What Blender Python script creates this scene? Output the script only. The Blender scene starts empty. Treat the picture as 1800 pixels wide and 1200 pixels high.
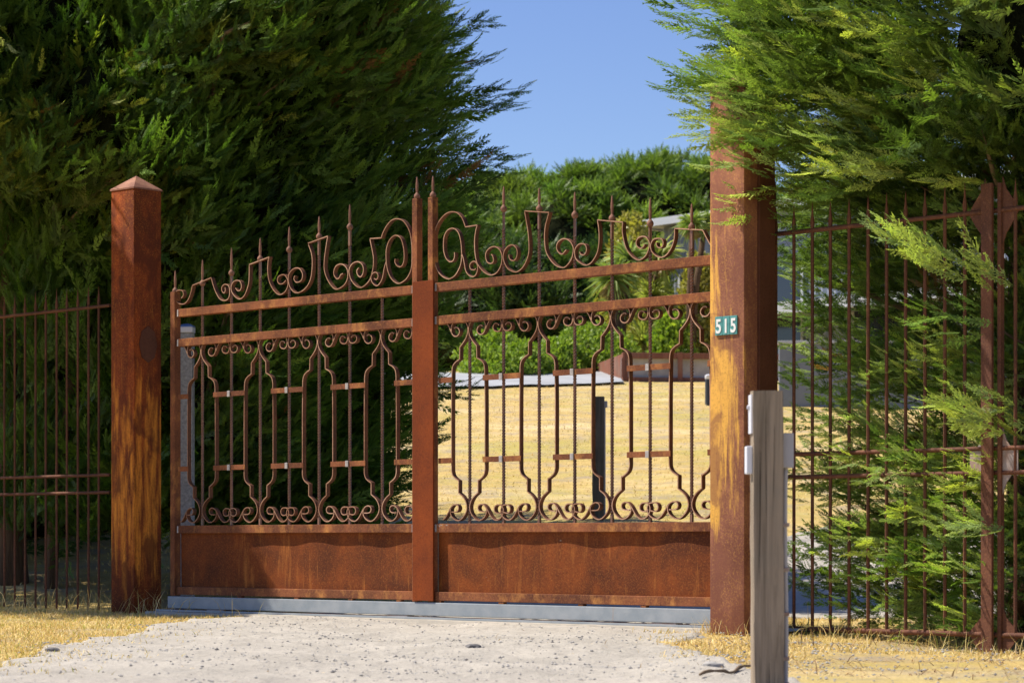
import bpy, bmesh, math, random
import numpy as np
from mathutils import Vector, Matrix
R = math.radians
random.seed(7); rng = np.random.default_rng(11)
scene = bpy.context.scene
col = scene.collection

# ------------------------------------------------------------------ camera, sky, sun, exposure
F, CX, HY, EYE = 4580.0, 900.0, 950.0, 0.47           # focal length in photo pixels, horizon line, eye height
cam = bpy.data.cameras.new('camera'); cam_o = bpy.data.objects.new('camera', cam); col.objects.link(cam_o)
cam_o.location = (0, 0, EYE); cam_o.rotation_euler = (R(90), 0, 0)
cam.sensor_width = 36; cam.lens = 36 * F / 1800; cam.shift_y = (HY - 600) / 1800
cam.clip_start = 0.1; cam.clip_end = 3000
cam.dof.use_dof = True; cam.dof.focus_distance = 14.6; cam.dof.aperture_fstop = 7.5
scene.camera = cam_o
SUN_AZ = (-0.975, 0.21); SUN_EL = 54.0
world = bpy.data.worlds.new('World'); scene.world = world; world.use_nodes = True
wn = world.node_tree; bg = wn.nodes['Background']
sky = wn.nodes.new('ShaderNodeTexSky'); sky.sky_type = 'NISHITA'; sky.sun_disc = False
sky.sun_elevation = R(SUN_EL); sky.sun_rotation = math.atan2(SUN_AZ[0], SUN_AZ[1])
sky.air_density = 1.0; sky.dust_density = 0.1; sky.ozone_density = 4.0; sky.altitude = 300
hs = wn.nodes.new('ShaderNodeHueSaturation'); hs.inputs['Saturation'].default_value = 1.10; hs.inputs['Hue'].default_value = 0.518
wn.links.new(sky.outputs[0], hs.inputs['Color']); wn.links.new(hs.outputs[0], bg.inputs['Color'])
bg.inputs['Strength'].default_value = 0.092
sl = bpy.data.lights.new('sun', 'SUN'); sl.energy = 5.0; sl.angle = R(0.5); sl.color = (1.0, 0.93, 0.82)
so = bpy.data.objects.new('sun', sl); col.objects.link(so)
az = Vector((SUN_AZ[0], SUN_AZ[1], 0)).normalized() * math.cos(R(SUN_EL)); az.z = math.sin(R(SUN_EL))
so.rotation_euler = az.to_track_quat('Z', 'Y').to_euler(); so.location = az * 30
scene.view_settings.view_transform = 'Standard'; scene.view_settings.look = 'None'
scene.view_settings.exposure = 0.60; scene.view_settings.gamma = 1.0

# ------------------------------------------------------------------ object helpers
def tag(o, label=None, cat=None, group=None, kind=None):
    if label: o['label'] = label
    if cat: o['category'] = cat
    if group: o['group'] = group
    if kind: o['kind'] = kind
    return o
def empty(name, loc, rz=0, **k):
    o = bpy.data.objects.new(name, None); col.objects.link(o)
    o.location = loc; o.rotation_euler = (0, 0, rz); o.empty_display_size = .1
    return tag(o, **k)
class MB:
    def __init__(s): s.v = []; s.f = []
    def quadbox(s, pts):                       # 8 points: bottom loop, top loop
        b = len(s.v); s.v += [tuple(p) for p in pts]
        for f in ((3,2,1,0),(4,5,6,7),(0,1,5,4),(1,2,6,5),(2,3,7,6),(3,0,4,7)): s.f.append([b+i for i in f])
    def box(s, x0, x1, y0, y1, z0, z1, ch=0.0):
        if ch <= 0:
            s.quadbox([(x0,y0,z0),(x1,y0,z0),(x1,y1,z0),(x0,y1,z0),(x0,y0,z1),(x1,y0,z1),(x1,y1,z1),(x0,y1,z1)]); return s
        bm = bmesh.new(); bmesh.ops.create_cube(bm, size=1)
        for v in bm.verts:
            v.co = Vector(((x0+x1)/2+v.co.x*(x1-x0), (y0+y1)/2+v.co.y*(y1-y0), (z0+z1)/2+v.co.z*(z1-z0)))
        bmesh.ops.bevel(bm, geom=list(bm.edges), offset=ch, segments=2, affect='EDGES', profile=.6)
        s.add_bm(bm); return s
    def add_bm(s, bm, M=None):
        b = len(s.v); bm.verts.ensure_lookup_table()
        for v in bm.verts: s.v.append(tuple((M @ v.co) if M else v.co))
        for f in bm.faces: s.f.append([b+v.index for v in f.verts])
        bm.free()
    def tube(s, pts, rad, n=8, cap=True):
        pts = [Vector(p) for p in pts]; b = len(s.v); up = Vector((.13,.31,.94))
        for i, p in enumerate(pts):
            d = (pts[min(i+1,len(pts)-1)] - pts[max(i-1,0)]).normalized()
            a = d.cross(up); 
            if a.length < .05: a = d.cross(Vector((1,0,0)))
            a.normalize(); c = d.cross(a); r = rad[i] if hasattr(rad,'__len__') else rad
            for k in range(n):
                t = 2*math.pi*k/n; s.v.append(tuple(p + (a*math.cos(t)+c*math.sin(t))*r))
        for i in range(len(pts)-1):
            for k in range(n):
                s.f.append([b+i*n+k, b+i*n+(k+1)%n, b+(i+1)*n+(k+1)%n, b+(i+1)*n+k])
        if cap: s.f.append([b+k for k in range(n)][::-1]); s.f.append([b+(len(pts)-1)*n+k for k in range(n)])
        return s
    def lathe(s, c, prof, n=12, ang0=0):
        b = len(s.v)
        for r, z in prof:
            for k in range(n):
                t = 2*math.pi*k/n+ang0; s.v.append((c[0]+r*math.cos(t), c[1]+r*math.sin(t), c[2]+z))
        for i in range(len(prof)-1):
            for k in range(n): s.f.append([b+i*n+k, b+i*n+(k+1)%n, b+(i+1)*n+(k+1)%n, b+(i+1)*n+k])
        s.f.append([b+k for k in range(n)][::-1]); s.f.append([b+(len(prof)-1)*n+k for k in range(n)])
        return s
    def build(s, name, mat, parent=None, smooth=False, **k):
        me = bpy.data.meshes.new(name); me.from_pydata(s.v, [], s.f); me.update()
        if smooth is True: me.polygons.foreach_set('use_smooth', [True]*len(me.polygons))
        elif smooth:
            me.polygons.foreach_set('use_smooth', [True]*len(me.polygons)); me.set_sharp_from_angle(angle=R(smooth))
        me.materials.append(mat)
        o = bpy.data.objects.new(name, me); col.objects.link(o)
        if parent: o.parent = parent
        return tag(o, **k)
def quads_mesh(name, V, C, mat, parent=None, **k):      # V (N,4,3), C (N,3) colour per quad
    V = np.ascontiguousarray(V, dtype=np.float32); n = len(V)
    me = bpy.data.meshes.new(name)
    me.vertices.add(n*4); me.vertices.foreach_set('co', V.reshape(-1))
    me.loops.add(n*4); me.loops.foreach_set('vertex_index', np.arange(n*4, dtype=np.int32))
    me.polygons.add(n); me.polygons.foreach_set('loop_start', np.arange(0, n*4, 4, dtype=np.int32))
    me.update(calc_edges=True)
    at = me.attributes.new('tint', 'FLOAT_COLOR', 'POINT')
    cc = np.ones((n, 4, 4), dtype=np.float32); cc[..., :3] = C[:, None, :] if C.ndim == 2 else C
    at.data.foreach_set('color', cc.reshape(-1))
    me.materials.append(mat)
    o = bpy.data.objects.new(name, me); col.objects.link(o)
    if parent: o.parent = parent
    return tag(o, **k)

# ------------------------------------------------------------------ materials
def newmat(name):
    m = bpy.data.materials.new(name); m.use_nodes = True; nt = m.node_tree; b = nt.nodes['Principled BSDF']
    return m, nt, b
def nd(nt, t, **k):
    n = nt.nodes.new(t)
    for a, v in k.items():
        if a.startswith('i_'): n.inputs[a[2:].replace('_', ' ')].default_value = v
        else: setattr(n, a, v)
    return n
def coords(nt, scale=(1,1,1), kind='Object', loc=(0,0,0)):
    tc = nd(nt, 'ShaderNodeTexCoord'); mp = nd(nt, 'ShaderNodeMapping'); mp.inputs['Scale'].default_value = scale; mp.inputs['Location'].default_value = loc
    nt.links.new(tc.outputs[kind], mp.inputs[0]); return mp.outputs[0]
def noise(nt, vec, scale, detail=6, rough=.6, dist=0):
    n = nd(nt, 'ShaderNodeTexNoise'); n.inputs['Scale'].default_value = scale; n.inputs['Detail'].default_value = detail
    n.inputs['Roughness'].default_value = rough; n.inputs['Distortion'].default_value = dist
    nt.links.new(vec, n.inputs['Vector']); return n.outputs['Fac']
def ramp(nt, fac, stops):
    r = nd(nt, 'ShaderNodeValToRGB'); e = r.color_ramp.elements
    while len(e) < len(stops): e.new(.5)
    for i, (p, c) in enumerate(stops):
        e[i].position = p; e[i].color = (c, c, c, 1) if not hasattr(c, '__len__') else (*c, 1)
    nt.links.new(fac, r.inputs[0]); return r.outputs[0]
def mix(nt, fac, a, b, mode='MIX'):
    m = nd(nt, 'ShaderNodeMix', data_type='RGBA', blend_type=mode)
    for s, v in ((0, fac), (6, a), (7, b)):
        if hasattr(v, 'default_value') or hasattr(v, 'node'): nt.links.new(v, m.inputs[s])
        else: m.inputs[s].default_value = v if s == 0 else (*v, 1)
    return m.outputs[2]
def mth(nt, op, a, b=0.0):
    m = nd(nt, 'ShaderNodeMath', operation=op)
    for i, v in enumerate((a, b)):
        if hasattr(v, 'node'): nt.links.new(v, m.inputs[i])
        else: m.inputs[i].default_value = v
    return m.outputs[0]
def bump(nt, h, strength, dist, b, prev=None):
    n = nd(nt, 'ShaderNodeBump'); n.inputs['Strength'].default_value = strength; n.inputs['Distance'].default_value = dist
    nt.links.new(h, n.inputs['Height'])
    if prev: nt.links.new(prev, n.inputs['Normal'])
    nt.links.new(n.outputs[0], b.inputs['Normal']); return n.outputs[0]

def rust_mat(name, base, dark, orange, o_lo=.55, o_hi=.75, streak=(14,14,1.2), d_amt=.6, pale=None, pale_lo=.66, rough=.72, zmask=None, seed=0, grain=70, dots=.5, xgrad=0, blotch=0):
    m, nt, b = newmat(name)
    v = coords(nt, loc=(seed*3.1, seed*1.7, seed))
    vs = coords(nt, scale=streak, loc=(seed, seed*2.3, 0))
    big = noise(nt, v, 3.2, 8, .62, .3); fine = noise(nt, v, grain, 5, .7); st = noise(nt, vs, 1.0, 6, .65, .5)
    c = mix(nt, ramp(nt, big, [(.35, 0.), (.62, 1.)]), base, dark)
    c = mix(nt, mth(nt, 'MULTIPLY', ramp(nt, st, [(.45, 0.), (.7, 1.)]), d_amt), c, dark)
    of = ramp(nt, noise(nt, vs, 1.7, 7, .7, .2), [(o_lo, 0.), (o_hi, 1.)])
    if zmask:                                          # mask over height (object z): list of (z, amount)
        tc = nd(nt, 'ShaderNodeTexCoord'); sx = nd(nt, 'ShaderNodeSeparateXYZ'); nt.links.new(tc.outputs['Object'], sx.inputs[0])
        xm = mth(nt, 'MULTIPLY', sx.outputs[0], xgrad)
        zz = mth(nt, 'ADD', mth(nt, 'DIVIDE', sx.outputs[2], 3.0), mth(nt, 'MULTIPLY', mth(nt, 'SUBTRACT', st, .5), .25))
        msk = ramp(nt, zz, [(z/3.0, a) for z, a in zmask])
        if zmask and len(zmask[0]) == 2:
            of = mth(nt, 'MULTIPLY', ramp(nt, mth(nt, 'ADD', noise(nt, vs, 1.7, 7, .7, .2), mth(nt, 'SUBTRACT', mth(nt, 'MULTIPLY', mth(nt, 'SUBTRACT', msk, .5), .5), xm)), [(o_lo, 0.), (o_hi, 1.)]), 1.0)
    c = mix(nt, of, c, orange)
    c = mix(nt, ramp(nt, fine, [(.52, 0.), (.72, .55)]), c, tuple(x*.45 for x in dark))
    c = mix(nt, ramp(nt, noise(nt, v, grain*1.6, 6, .75), [(.50, 0.), (.80, dots)]), c, tuple(min(1, x*1.3) for x in orange))
    if blotch: c = mix(nt, mth(nt, 'MULTIPLY', ramp(nt, noise(nt, coords(nt, scale=(1, 1, .55), loc=(seed, 8, 3)), 7, 7, .6, .6), [(.50, 0.), (.60, 1.)]), blotch), c, dark)
    if pale:
        c = mix(nt, ramp(nt, noise(nt, coords(nt, scale=(2, 2, 5), loc=(seed, 4, 2)), 2.2, 8, .75), [(pale_lo, 0.), (pale_lo+.05, 1.)]), c, pale)
    nt.links.new(c, b.inputs['Base Color']); b.inputs['Roughness'].default_value = rough
    b.inputs['Specular IOR Level'].default_value = .15
    n1 = bump(nt, fine, .5, .0015, b); bump(nt, big, .25, .006, b, n1)
    return m
M = {}
M['gate'] = rust_mat('gate_rust', (.27,.092,.038), (.10,.034,.018), (.50,.22,.06), .52, .74, (5,5,3), .7, pale=(.45,.42,.38), pale_lo=.665, seed=1)
M['iron'] = rust_mat('scroll_rust', (.17,.066,.034), (.075,.035,.022), (.34,.15,.05), .62, .8, (9,9,9), .5, seed=2)
M['cover'] = rust_mat('cover_rust', (.22,.044,.007), (.14,.028,.006), (.30,.08,.012), .62, .85, (12,12,1.5), .4, seed=3)
M['panel'] = rust_mat('panel_rust', (.225,.054,.010), (.085,.022,.007), (.42,.15,.03), .56, .78, (9,9,1.1), .6, pale=(.34,.25,.17), pale_lo=.655, seed=4)
M['postR'] = rust_mat('right_post_rust', (.36,.15,.085), (.19,.07,.045), (.68,.36,.07), .47, .62, (16,16,1.6), .6,
                      zmask=[(0,0.0),(.45,0.0),(.62,.60),(.9,.62),(1.35,.62),(1.6,.35),(1.9,.42),(2.2,.2),(2.8,0.)], seed=5, xgrad=1.3, blotch=.65)
M['postL'] = rust_mat('left_post_rust', (.30,.060,.012), (.10,.022,.008), (.70,.25,.03), .46, .66, (13,13,1.3), .8,
                      zmask=[(0,.05),(.3,.55),(.7,.6),(1.3,.55),(1.6,.3),(1.9,.2),(2.8,.1)], seed=6, blotch=.75)
M['fence'] = rust_mat('fence_rust', (.165,.066,.038), (.09,.038,.026), (.34,.16,.07), .6, .8, (9,9,4), .5, seed=8)
def galv(name, c1, c2, rough=.5, stains=True):
    m, nt, b = newmat(name); v = coords(nt)
    c = mix(nt, ramp(nt, noise(nt, v, 9, 6, .6), [(.35, 0.), (.65, 1.)]), c1, c2)
    if stains:
        s = noise(nt, coords(nt, scale=(14, 14, 1.5)), 1.0, 4, .6)
        c = mix(nt, ramp(nt, s, [(.68, 0.), (.76, .7)]), c, (.38, .2, .06))
    c = mix(nt, ramp(nt, noise(nt, v, 90, 3, .6), [(.6, 0.), (.8, .3)]), c, (.12,.11,.1))
    nt.links.new(c, b.inputs['Base Color']); b.inputs['Roughness'].default_value = rough; b.inputs['Metallic'].default_value = .25
    bump(nt, noise(nt, v, 25, 5), .2, .002, b)
    return m
M['galv'] = galv('galvanised_steel', (.25,.28,.30), (.33,.35,.36))
M['gusset'] = galv('worn_galvanised', (.42,.37,.35), (.30,.18,.13), .7)
def simple(name, c, rough=.6, spec=.4, nscale=20, namt=.25, bmp=.3, bdist=.003, metallic=0, stretch=(1,1,1)):
    m, nt, b = newmat(name); v = coords(nt, scale=stretch)
    cc = mix(nt, ramp(nt, noise(nt, v, nscale, 6, .65), [(.3, 0.), (.7, 1.)]), c, tuple(x*(1-namt) for x in c))
    nt.links.new(cc, b.inputs['Base Color']); b.inputs['Roughness'].default_value = rough
    b.inputs['Specular IOR Level'].default_value = spec; b.inputs['Metallic'].default_value = metallic
    bump(nt, noise(nt, v, nscale*2.2, 5), bmp, bdist, b); return m
M['white'] = simple('white_plastic', (.72,.73,.78), .4, .5, 6, .06, .05)
M['greybox'] = simple('grey_plastic', (.42,.41,.44), .5, .4, 8, .1, .05)
M['black'] = simple('black_metal', (.03,.035,.045), .4, .5, 8, .2, .05)
M['teal'] = simple('teal_tile', (.10,.33,.31), .3, .5, 60, .35, .2, .001)
M['digit'] = simple('digit_white', (.80,.80,.76), .35, .5, 40, .12, .1, .001)
M['clip'] = simple('weld_clip', (.46,.42,.39), .55, .4, 60, .5, .4)
M['bark'] = simple('bark', (.15,.095,.06), .95, .1, 22, .55, .9, .02, stretch=(1,1,.12))
M['twig'] = simple('twig', (.24,.17,.11), .9, .1, 30, .5, .4, .003)
M['concrete'] = simple('concrete', (.50,.45,.37), .9, .2, 14, .22, .5, .006)
M['cap_blue'] = simple('cap_blue', (.12,.22,.45), .4, .5, 10, .15, .1)
M['speckle'] = simple('speckled_concrete', (.44,.45,.46), .85, .3, 55, .55, .7, .004)
M['stone'] = simple('stone', (.42,.40,.37), .9, .2, 9, .4, .6, .01)
M['darkstone'] = simple('dark_stone', (.19,.18,.175), .85, .2, 9, .4, .6, .01)
def wood(name, c1, c2, sc=1.0):
    m, nt, b = newmat(name)
    v = coords(nt, scale=(34*sc, 34*sc, 1.7*sc)); g = noise(nt, v, 1.0, 8, .68, 1.2)
    c = mix(nt, ramp(nt, g, [(.32, 0.), (.62, 1.)]), c2, c1)
    c = mix(nt, ramp(nt, noise(nt, coords(nt), 7*sc, 5), [(.5, 0.), (.75, .45)]), c, (.20,.19,.15))
    cr = noise(nt, coords(nt, scale=(150*sc, 150*sc, 2.2*sc), loc=(3, 3, 3)), 1.0, 3, .5, .6); c = mix(nt, ramp(nt, cr, [(.64, 0.), (.70, .85)]), c, (.035,.026,.02))
    kn = noise(nt, coords(nt, scale=(6, 6, 5)), 3.2, 2, .4)
    c = mix(nt, ramp(nt, kn, [(.69, 0.), (.73, .8)]), c, (.06,.045,.035))
    nt.links.new(c, b.inputs['Base Color']); b.inputs['Roughness'].default_value = .9; b.inputs['Specular IOR Level'].default_value = .15
    bump(nt, g, .7, .004, b); return m
M['wood'] = wood('weathered_timber', (.35,.275,.20), (.13,.10,.07), .8)
M['wood_dark'] = wood('dark_timber', (.16,.14,.12), (.08,.07,.06))
M['sleeper'] = wood('garden_sleeper', (.26,.11,.07), (.15,.06,.04), .3)
def leaf_mat(name, transl=.35, rough=.5, tcol=(1.15,1.28,.5)):
    m, nt, b = newmat(name); a = nd(nt, 'ShaderNodeAttribute', attribute_name='tint')
    nt.links.new(a.outputs['Color'], b.inputs['Base Color']); b.inputs['Roughness'].default_value = rough
    b.inputs['Specular IOR Level'].default_value = .35
    t = nd(nt, 'ShaderNodeBsdfTranslucent'); nt.links.new(mix(nt, 1.0, a.outputs['Color'], tcol, 'MULTIPLY'), t.inputs[0])
    x = nd(nt, 'ShaderNodeMixShader'); x.inputs[0].default_value = transl
    nt.links.new(b.outputs[0], x.inputs[1]); nt.links.new(t.outputs[0], x.inputs[2])
    nt.links.new(x.outputs[0], nt.nodes['Material Output'].inputs[0]); return m
M['leaf'] = leaf_mat('foliage', .36); M['straw'] = leaf_mat('dry_blades', .25, .7, (1.1,1.05,.8))
def ground_mat(name, grassy):
    m, nt, b = newmat(name); v = coords(nt)
    if grassy:
        n1 = noise(nt, coords(nt, scale=(.45, 1.1, 1)), .8, 8, .72, .5); n2 = noise(nt, coords(nt, scale=(1, .6, 1)), 9, 8, .75); n3 = noise(nt, v, 60, 5, .7)
        c = mix(nt, ramp(nt, n2, [(.30, 0.), (.68, 1.)]), (.42,.29,.095), (.66,.48,.18))
        c = mix(nt, ramp(nt, n1, [(.50, 0.), (.66, .7)]), c, (.72,.58,.33))
        c = mix(nt, ramp(nt, noise(nt, coords(nt, loc=(5, 9, 0)), .35, 6, .7), [(.47, 0.), (.62, .7)]), c, (.42,.36,.085))
        c = mix(nt, ramp(nt, n3, [(.54, 0.), (.78, .45)]), c, (.22,.15,.06))
        c = mix(nt, ramp(nt, noise(nt, coords(nt, loc=(2, 5, 1)), 2.2, 8, .7), [(.49, 0.), (.62, .75)]), c, (.36,.29,.20)); h = n2; nt.links.new(c, b.inputs['Base Color'])
        x = bump(nt, n3, .6, .02, b); bump(nt, n2, .5, .05, b, x)
    else:
        n1 = noise(nt, v, 1.6, 8, .65, .4); n2 = noise(nt, v, 28, 6, .75); n3 = noise(nt, v, 140, 4, .7)
        c = mix(nt, ramp(nt, n1, [(.35, 0.), (.65, 1.)]), (.40,.365,.31), (.51,.465,.395))
        c = mix(nt, ramp(nt, n2, [(.50, 0.), (.72, .75)]), c, (.27,.245,.21))
        c = mix(nt, ramp(nt, noise(nt, coords(nt, scale=(.5, 2.2, 1), loc=(3, 1, 0)), 2.1, 6, .7), [(.58, 0.), (.70, .6)]), c, (.31,.30,.29))
        c = mix(nt, ramp(nt, n3, [(.55, 0.), (.72, .5)]), c, (.70,.67,.61))
        nt.links.new(c, b.inputs['Base Color'])
        x = bump(nt, n3, .6, .006, b); bump(nt, n2, .7, .018, b, x)
    b.inputs['Roughness'].default_value = .95; b.inputs['Specular IOR Level'].default_value = .15
    return m
M['grass_ground'] = ground_mat('dry_grass_ground', True); M['gravel'] = ground_mat('gravel_dirt', False)

# ------------------------------------------------------------------ value noise for heights
_g = rng.random((256, 256))
def vn(x, y, s):
    x = np.asarray(x, float)*s+1000; y = np.asarray(y, float)*s+1000
    xi = np.floor(x).astype(int); yi = np.floor(y).astype(int); fx = x-xi; fy = y-yi
    fx = fx*fx*(3-2*fx); fy = fy*fy*(3-2*fy); a = lambda i, j: _g[(xi+i) % 256, (yi+j) % 256]
    return (a(0,0)*(1-fx)+a(1,0)*fx)*(1-fy)+(a(0,1)*(1-fx)+a(1,1)*fx)*fy - .5
def height(x, y):
    x = np.asarray(x, float); y = np.asarray(y, float)
    t = np.clip(y-17.5, 0, None); h = np.where(t < 2, .118*t*t/4, .118*(t-1))
    h = np.where(y > 50, .118*(50-18.5)+.06*(y-50)*np.exp(-np.clip(y-50, 0, None)/80), h)
    h = h - .10*np.exp(-(((x-2.5)/.8)**2+((y-11.9)/.9)**2))
    rough = np.where((x < -1.9) | (x > .9) | (y > 18), 1.0, .35)
    return h + rough*(.05*vn(x, y, .9)+.022*vn(x, y, 3.3)+.008*vn(x, y, 11)) * np.clip((np.abs(x+y-14.5))/1.2, .25, 1)
def grid_mesh(name, xs2, ys2, z, mat, **k):           # 2-D arrays
    ny, nx = xs2.shape; me = bpy.data.meshes.new(name)
    v = np.stack([xs2, ys2, z], -1).reshape(-1, 3).astype(np.float32)
    i = np.arange(ny*nx).reshape(ny, nx); q = np.stack([i[:-1,:-1], i[:-1,1:], i[1:,1:], i[1:,:-1]], -1).reshape(-1, 4).astype(np.int32)
    me.vertices.add(len(v)); me.vertices.foreach_set('co', v.reshape(-1)); me.loops.add(q.size); me.loops.foreach_set('vertex_index', q.reshape(-1))
    me.polygons.add(len(q)); me.polygons.foreach_set('loop_start', np.arange(0, q.size, 4, dtype=np.int32)); me.update(calc_edges=True)
    me.polygons.foreach_set('use_smooth', np.ones(len(q), dtype=bool)); me.materials.append(mat)
    o = bpy.data.objects.new(name, me); col.objects.link(o); return tag(o, **k)
xs = np.concatenate([-np.geomspace(900, 6, 26), np.arange(-5.9, 6, .1), np.geomspace(6, 900, 26)])
ys = np.concatenate([[-60, -20, 0, 4], np.arange(6, 20, .1), np.arange(20, 62, .4), np.geomspace(62, 1500, 24)])
X, Y = np.meshgrid(xs, ys)
def lerp(x, pts): return np.interp(x, [p[0] for p in pts], [p[1] for p in pts])
def drive_l(y): return lerp(y, [(0,-2.2),(8,-2.05),(9.6,-1.92),(12,-2.02),(14.3,-1.92),(15.6,-1.6),(16.2,-1.55),(18,-.9),(20,.5),(22.5,2.2),(30,7)])+.10*vn(y, y*0, 2.2)+.05*vn(y, y*0+3, 7)
def drive_r(y): return lerp(y, [(0,1.3),(8.6,.95),(10,.82),(12,.72),(13,.98),(14,1.1),(15,1.4),(16,3.2),(18,5.0),(22.5,6.2),(30,11)])+.10*vn(y, y*0+9, 2.6)+.04*vn(y, y*0+5, 8)
inside = (X > drive_l(Y)+.12) & (X < drive_r(Y)-.12) & (Y > 3.2) & (Y < 23.8)
grid_mesh('ground', X, Y, height(X, Y)-.08*inside, M['grass_ground'], kind='structure')
yy = np.arange(3, 24, .045); tt = np.linspace(0, 1, 130)
Yd, T = np.meshgrid(yy, tt, indexing='ij'); Xd = drive_l(Yd)*(1-T)+drive_r(Yd)*T
def dheight(x, y): return height(x, y)+.012-.018*np.exp(-((x+.75-.06*(y-9))/.22)**2)-.016*np.exp(-((x-.35-.10*(y-9))/.2)**2)+.020*vn(x, y, 2.5)+.014*vn(x, y, 5)+.012*vn(x, y, 13)+.010*vn(x, y, 29)*(.4+1.2*np.clip(vn(x, y, 1.1)+.4, 0, 1))
Zd = dheight(Xd, Yd)-.02*(np.abs(T-.5) > .495)
grid_mesh('driveway', Xd, Yd, Zd, M['gravel'], kind='structure')

# ------------------------------------------------------------------ gate plane frame: local X along the gate (to the right), local Y inward
GX, GZ, Q = 1.029, 13.47, math.sqrt(.5)
def S(px, w=0.0):
    k = (px-CX)/F; return (k*(GZ+Q*w)-GX-Q*w)/(Q*(1+k))
def ZZ(px, py, w=0.0):
    s = S(px, w); return EYE+(HY-py)/F*(GZ-Q*s+Q*w)
def GP(px, py, w=0.0): return (S(px, w), ZZ(px, py, w))
def world_pt(px, py, d): return Vector(((px-CX)/F*d, d, EYE+(HY-py)/F*d))
def g2w(s, w, z=0): return Vector((GX+Q*s+Q*w, GZ-Q*s+Q*w, z))

gate = empty('sliding_gate', (GX, GZ, 0), R(-45), label='rusty wrought iron sliding gate with scrolls, twisted bars and solid lower panels', cat='gate')
def catmull(pts, n=5):
    p = [np.array(q, float) for q in pts]
    if len(p) < 3: return p
    p = [2*p[0]-p[1]]+p+[2*p[-1]-p[-2]]; out = []
    for i in range(1, len(p)-2):
        for k in range(n):
            t = k/n; out.append(.5*((2*p[i])+(-p[i-1]+p[i+1])*t+(2*p[i-1]-5*p[i]+4*p[i+1]-p[i+2])*t*t+(-p[i-1]+3*p[i]-3*p[i+1]+p[i+2])*t**3))
    out.append(p[-2]); return out
def smooth_path(pts):                                  # 'c' marks a corner after the point before it
    segs = [[]]
    for p in pts:
        if p == 'c': segs.append([segs[-1][-1]])
        else: segs[-1].append(p)
    out = []
    for sg in segs:
        c = catmull(sg); out += c if not out else c[1:]
    return out
SW0, SW1, STH = .012, .040, .006
M['sunned'] = rust_mat('sunlit_edge', (.50,.30,.20), (.25,.12,.07), (.55,.36,.2), .6, .8, (20,20,20), .6, seed=21)  # paler rust that paints sunlight onto the strips' front edges
M['bar'] = rust_mat('bar_rust', (.24,.115,.07), (.12,.055,.035), (.36,.19,.1), .6, .8, (20,20,20), .4, rough=.42, seed=22)
M['bar'].node_tree.nodes['Principled BSDF'].inputs['Specular IOR Level'].default_value = .6
def strip(path, name='scroll', w0=SW0, w1=SW1, th=STH, parent=gate, mat='iron'):
    p = smooth_path(path); n = len(p); mb = MB()
    for i in range(n):
        a, b = p[max(i-1, 0)], p[min(i+1, n-1)]
        d = b-a; L = math.hypot(*d) or 1; nx, nz = -d[1]/L*th/2, d[0]/L*th/2; x, z = p[i]
        mb.v += [(x+nx, w0, z+nz), (x-nx, w0, z-nz), (x-nx, w1, z-nz), (x+nx, w1, z+nz)]
    for i in range(n-1):
        for k in range(4): mb.f.append([4*i+k, 4*i+(k+1) % 4, 4*i+4+(k+1) % 4, 4*i+4+k])
    mb.f.append([3,2,1,0]); e = 4*(n-1); mb.f.append([e, e+1, e+2, e+3])
    o = mb.build(name, M[mat], parent, smooth=35); o.data.materials.append(M['sunned'])
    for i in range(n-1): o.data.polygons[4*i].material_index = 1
    return o
def tr(ox, oy, sc, pts, w=SW0):
    return [p if p == 'c' else GP(ox+p[0]/sc, oy+p[1]/sc, w) for p in pts]
# --- lower grille motif, traced from the bay right of the bar at px 948, stored relative to that bar
bar_px_L = [356, 407, 457.5, 508.5, 561, 615, 672]
bar_px_R = [826, 885.5, 948, 1010.5, 1076, 1143, 1216]
WB = .026                                             # depth of the bars' axes
s0 = S(949.5, WB); pb = S(1012.5, WB)-s0
rel = lambda pts: [p if p == 'c' else (p[0]-s0, p[1]) for p in pts]
bottle = rel(tr(930, 500, 6.665, [(318,470),(322,400),(300,350),(262,322),(210,318),(160,340),(128,390),(113,450),(125,525),(160,590),(213,655),'c',(216,800),'c',(262,825),(298,865),(312,925),(314,1010),(315,1080),(316,1150)])
  + tr(740, 500, 1.935, [(459,300),(460,400),(460,500),(460,600),(459,628),(452,645),(435,660),'c'])
  + tr(930, 840, 10.59, [(365,20),(365,240),'c',(290,310),(235,390),(206,480),(205,560),(230,640),(290,725),(350,768),(400,772),(455,745),(505,690),(530,620),(528,550),(505,505)]))
s_top = rel(tr(930, 500, 6.665, [(285,415),(262,406),(235,422),(218,460),(228,498),(260,517),(295,502),(322,455),(350,388),(390,325),(430,297),(465,295),(500,320),(520,375),(518,435),(495,472),(460,480),(427,462),(417,425),(432,390),(462,382),(490,404)]))
s_bot = rel(tr(930, 840, 10.59, [(508,606),(440,608),(388,592),(366,540),(380,490),(425,464),(480,480),(530,535),(575,620),(625,705),(680,758),(735,768),(795,738),(845,675),(866,600),(858,535),(828,490),(775,474),(722,484),(688,530),(692,598),(732,635),(785,628),(832,600)]))
def place(motif, sb, mir, k): return [p if p == 'c' else (sb+(-1 if mir else 1)*p[0]*k, p[1]) for p in motif]
post_s_left = S(311); leafs = [(bar_px_L, S(312), S(723)), (bar_px_R, S(769), S(1330))]
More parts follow.
